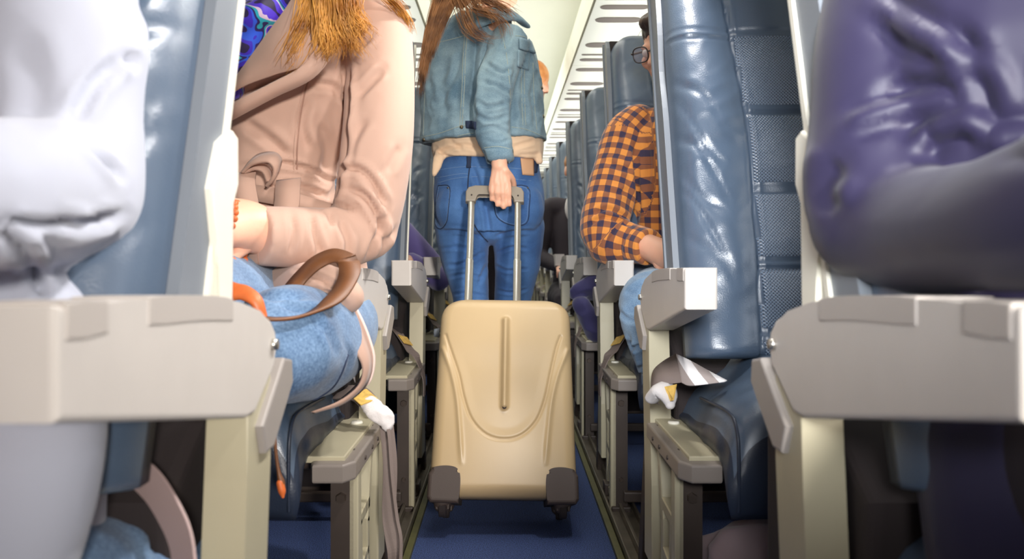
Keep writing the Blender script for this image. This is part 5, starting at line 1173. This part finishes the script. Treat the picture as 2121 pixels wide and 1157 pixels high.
bm = bmesh.new(); ribbon(bm, dense([P(225, 985, .74), P(262, 972, .72), P(310, 1000, .70), P(350, 1060, .68), P(375, 1120, .665), P(385, 1200, .65)], 6), [V((.75, -.5, .45))] * 200, .034, .0025)
finish('seat_belt', bm, mat('mauve_belt_webbing', (176, 152, 148), .7, bump=.4, bscale=900), proto[(-1, 'all')][0])

# ================= further passengers =================
def far_person(j, label, top, legs, hair, face=(0, -1, -.1), skin='skin_b', long_hair=False, tn='shirt', grow=1.0, shoes=True, name='trousers'):
    r0 = empty('person', (j['pelvis'].x, j['pelvis'].y, 0)); tag(r0, label, 'person')
    hn = {s: ((0, -1, 0) if j['wr' + s].y < j['el' + s].y - .1 else (0, 0, -1), (0, 0, 1) if j['wr' + s].y < j['el' + s].y - .1 else (1 if s == 'l' else -1, 0, 0), (-1 if s == 'l' else 1, 0, 0) if j['wr' + s].y < j['el' + s].y - .1 else (0, -1, 0)) for s in 'lr'}
    body(r0, j, M[skin], 1.0, hn, voxel=.0065, face=face); dress(r0, j, M[top], M[legs], tn, name, grow)
    bm = bmesh.new(); ellipsoid(bm, j['head'] + V((0, .022 if face[1] < 0 else -.022, .048)), (.086, .094, .084))
    if long_hair: tube(bm, [(j['head'] + V((0, .05, 0)), .08, .05), (j['neck'] + V((0, .06, -.05)), .08, .04)], 16, 3, side=(1, 0, 0))
    me = fuse(bm, .007, 3); rumple(me, .004, 60, (1, 1, .3)); smooth_obj('hair', me, M[hair], r0)
    if shoes:
        for s in 'lr': shoe(r0, j['an' + s], j['to' + s], M['shoe_dark'], M['shoe_sole'])
    return r0
j = seated(-.62, 3.12); j['ell'] = P(912, 575, 2.98); j['wrl'] = V((-.36, 2.78, .68)); j['shl'] = V((-.60, 3.12, .98)); 
far_person(j, 'person in a purple top seated on the left, beside the walking woman', 'plum', 'dark_trousers', 'hair_dark')
j = seated(.44, 4.68, hz=.44); far_person(j, 'person with dark jacket seated far down the right side, face just visible', 'dark_trousers', 'dark_trousers', 'hair_brown')
bm = bmesh.new(); ellipsoid(bm, V((.42, 4.56, .96)), (.07, .035, .10)); 
root_ = [o for o in C.objects if o.name.startswith('person') and 'far down' in o.get('label', '')][0]
finish('white_collar', bm, M['belt_white'], root_, True)
xs, ys = .035, 3.85
j = dict(pelvis=V((xs, ys, .98)), waist=V((xs, ys, 1.12)), chest=V((xs, ys, 1.28)), neck=V((xs + .06, ys, 1.40)), head=V((xs + .095, ys, 1.525)), shl=V((xs + .17, ys, 1.42)), shr=V((xs - .15, ys, 1.36)), ell=V((xs + .05, ys + .2, 1.20)), elr=V((xs - .2, ys + .05, 1.18)), wrl=V((xs + .02, ys + .3, 1.05)), wrr=V((xs - .16, ys + .1, .95)),
    hpl=V((xs + .06, ys, .93)), hpr=V((xs - .08, ys, .93)), knl=V((xs + .02, ys, .50)), knr=V((xs - .09, ys, .50)), anl=V((xs - .0, ys, .09)), anr=V((xs - .10, ys, .09)), tol=V((xs, ys + .13, .04)), tor=V((xs - .10, ys + .13, .04)))
j['shl'] = V((xs + .06, ys + .12, 1.33)); 
far_person(j, 'person with ginger hair standing in the aisle beyond the denim jacket, nearly hidden', 'khaki', 'dark_trousers', 'hair_orange', face=(0, 1, 0), grow=.85)

# jacket lying over a far seat
bm = bmesh.new(); tube(bm, [(P(1194, 612, 2.84), .020, .05), (P(1215, 600, 2.83), .030, .06), (P(1240, 590, 2.83), .035, .06), (P(1262, 600, 2.84), .03, .05)], 16, 4); tube(bm, [(P(1205, 630, 2.80), .03, .04), (P(1222, 660, 2.81), .035, .04), (P(1235, 690, 2.82), .03, .04)], 16, 4)
me = fuse(bm, .006, 3); rumple(me, .010, 14); o = link_mesh('folded_jacket', me, mat('navy_wool', (52, 48, 92), .8, sheen=.3), None, True); tag(o, 'folded navy jacket lying behind the right armrests, beyond the plaid shirt', 'jacket')
# soft bag under the empty seat
bm = bmesh.new(); tube(bm, [(Vector((.37, 1.34, .10)), .09, .12), (Vector((.50, 1.36, .11)), .11, .14), (Vector((.66, 1.36, .10)), .10, .12)], 22, 4, side=(0, 1, 0)); tube(bm, [(Vector((.385, 1.27, .20)), .05, .06), (Vector((.55, 1.29, .21)), .05, .06)], 16, 3, side=(0, 1, 0))
me = fuse(bm, .006, 4); a_ = coords(me); a_[:, 2] = np.maximum(a_[:, 2], .002); set_coords(me, a_); rumple(me, .012, 14, (1, 1, 1.6)); a_ = coords(me); a_[:, 2] = np.maximum(a_[:, 2], .002); set_coords(me, a_)
bgo = link_mesh('soft_bag', me, mat('mauve_nylon', (150, 132, 136), .6, sheen=.2), None, True); tag(bgo, 'crumpled mauve grey soft bag on the floor under the empty seat', 'bag')
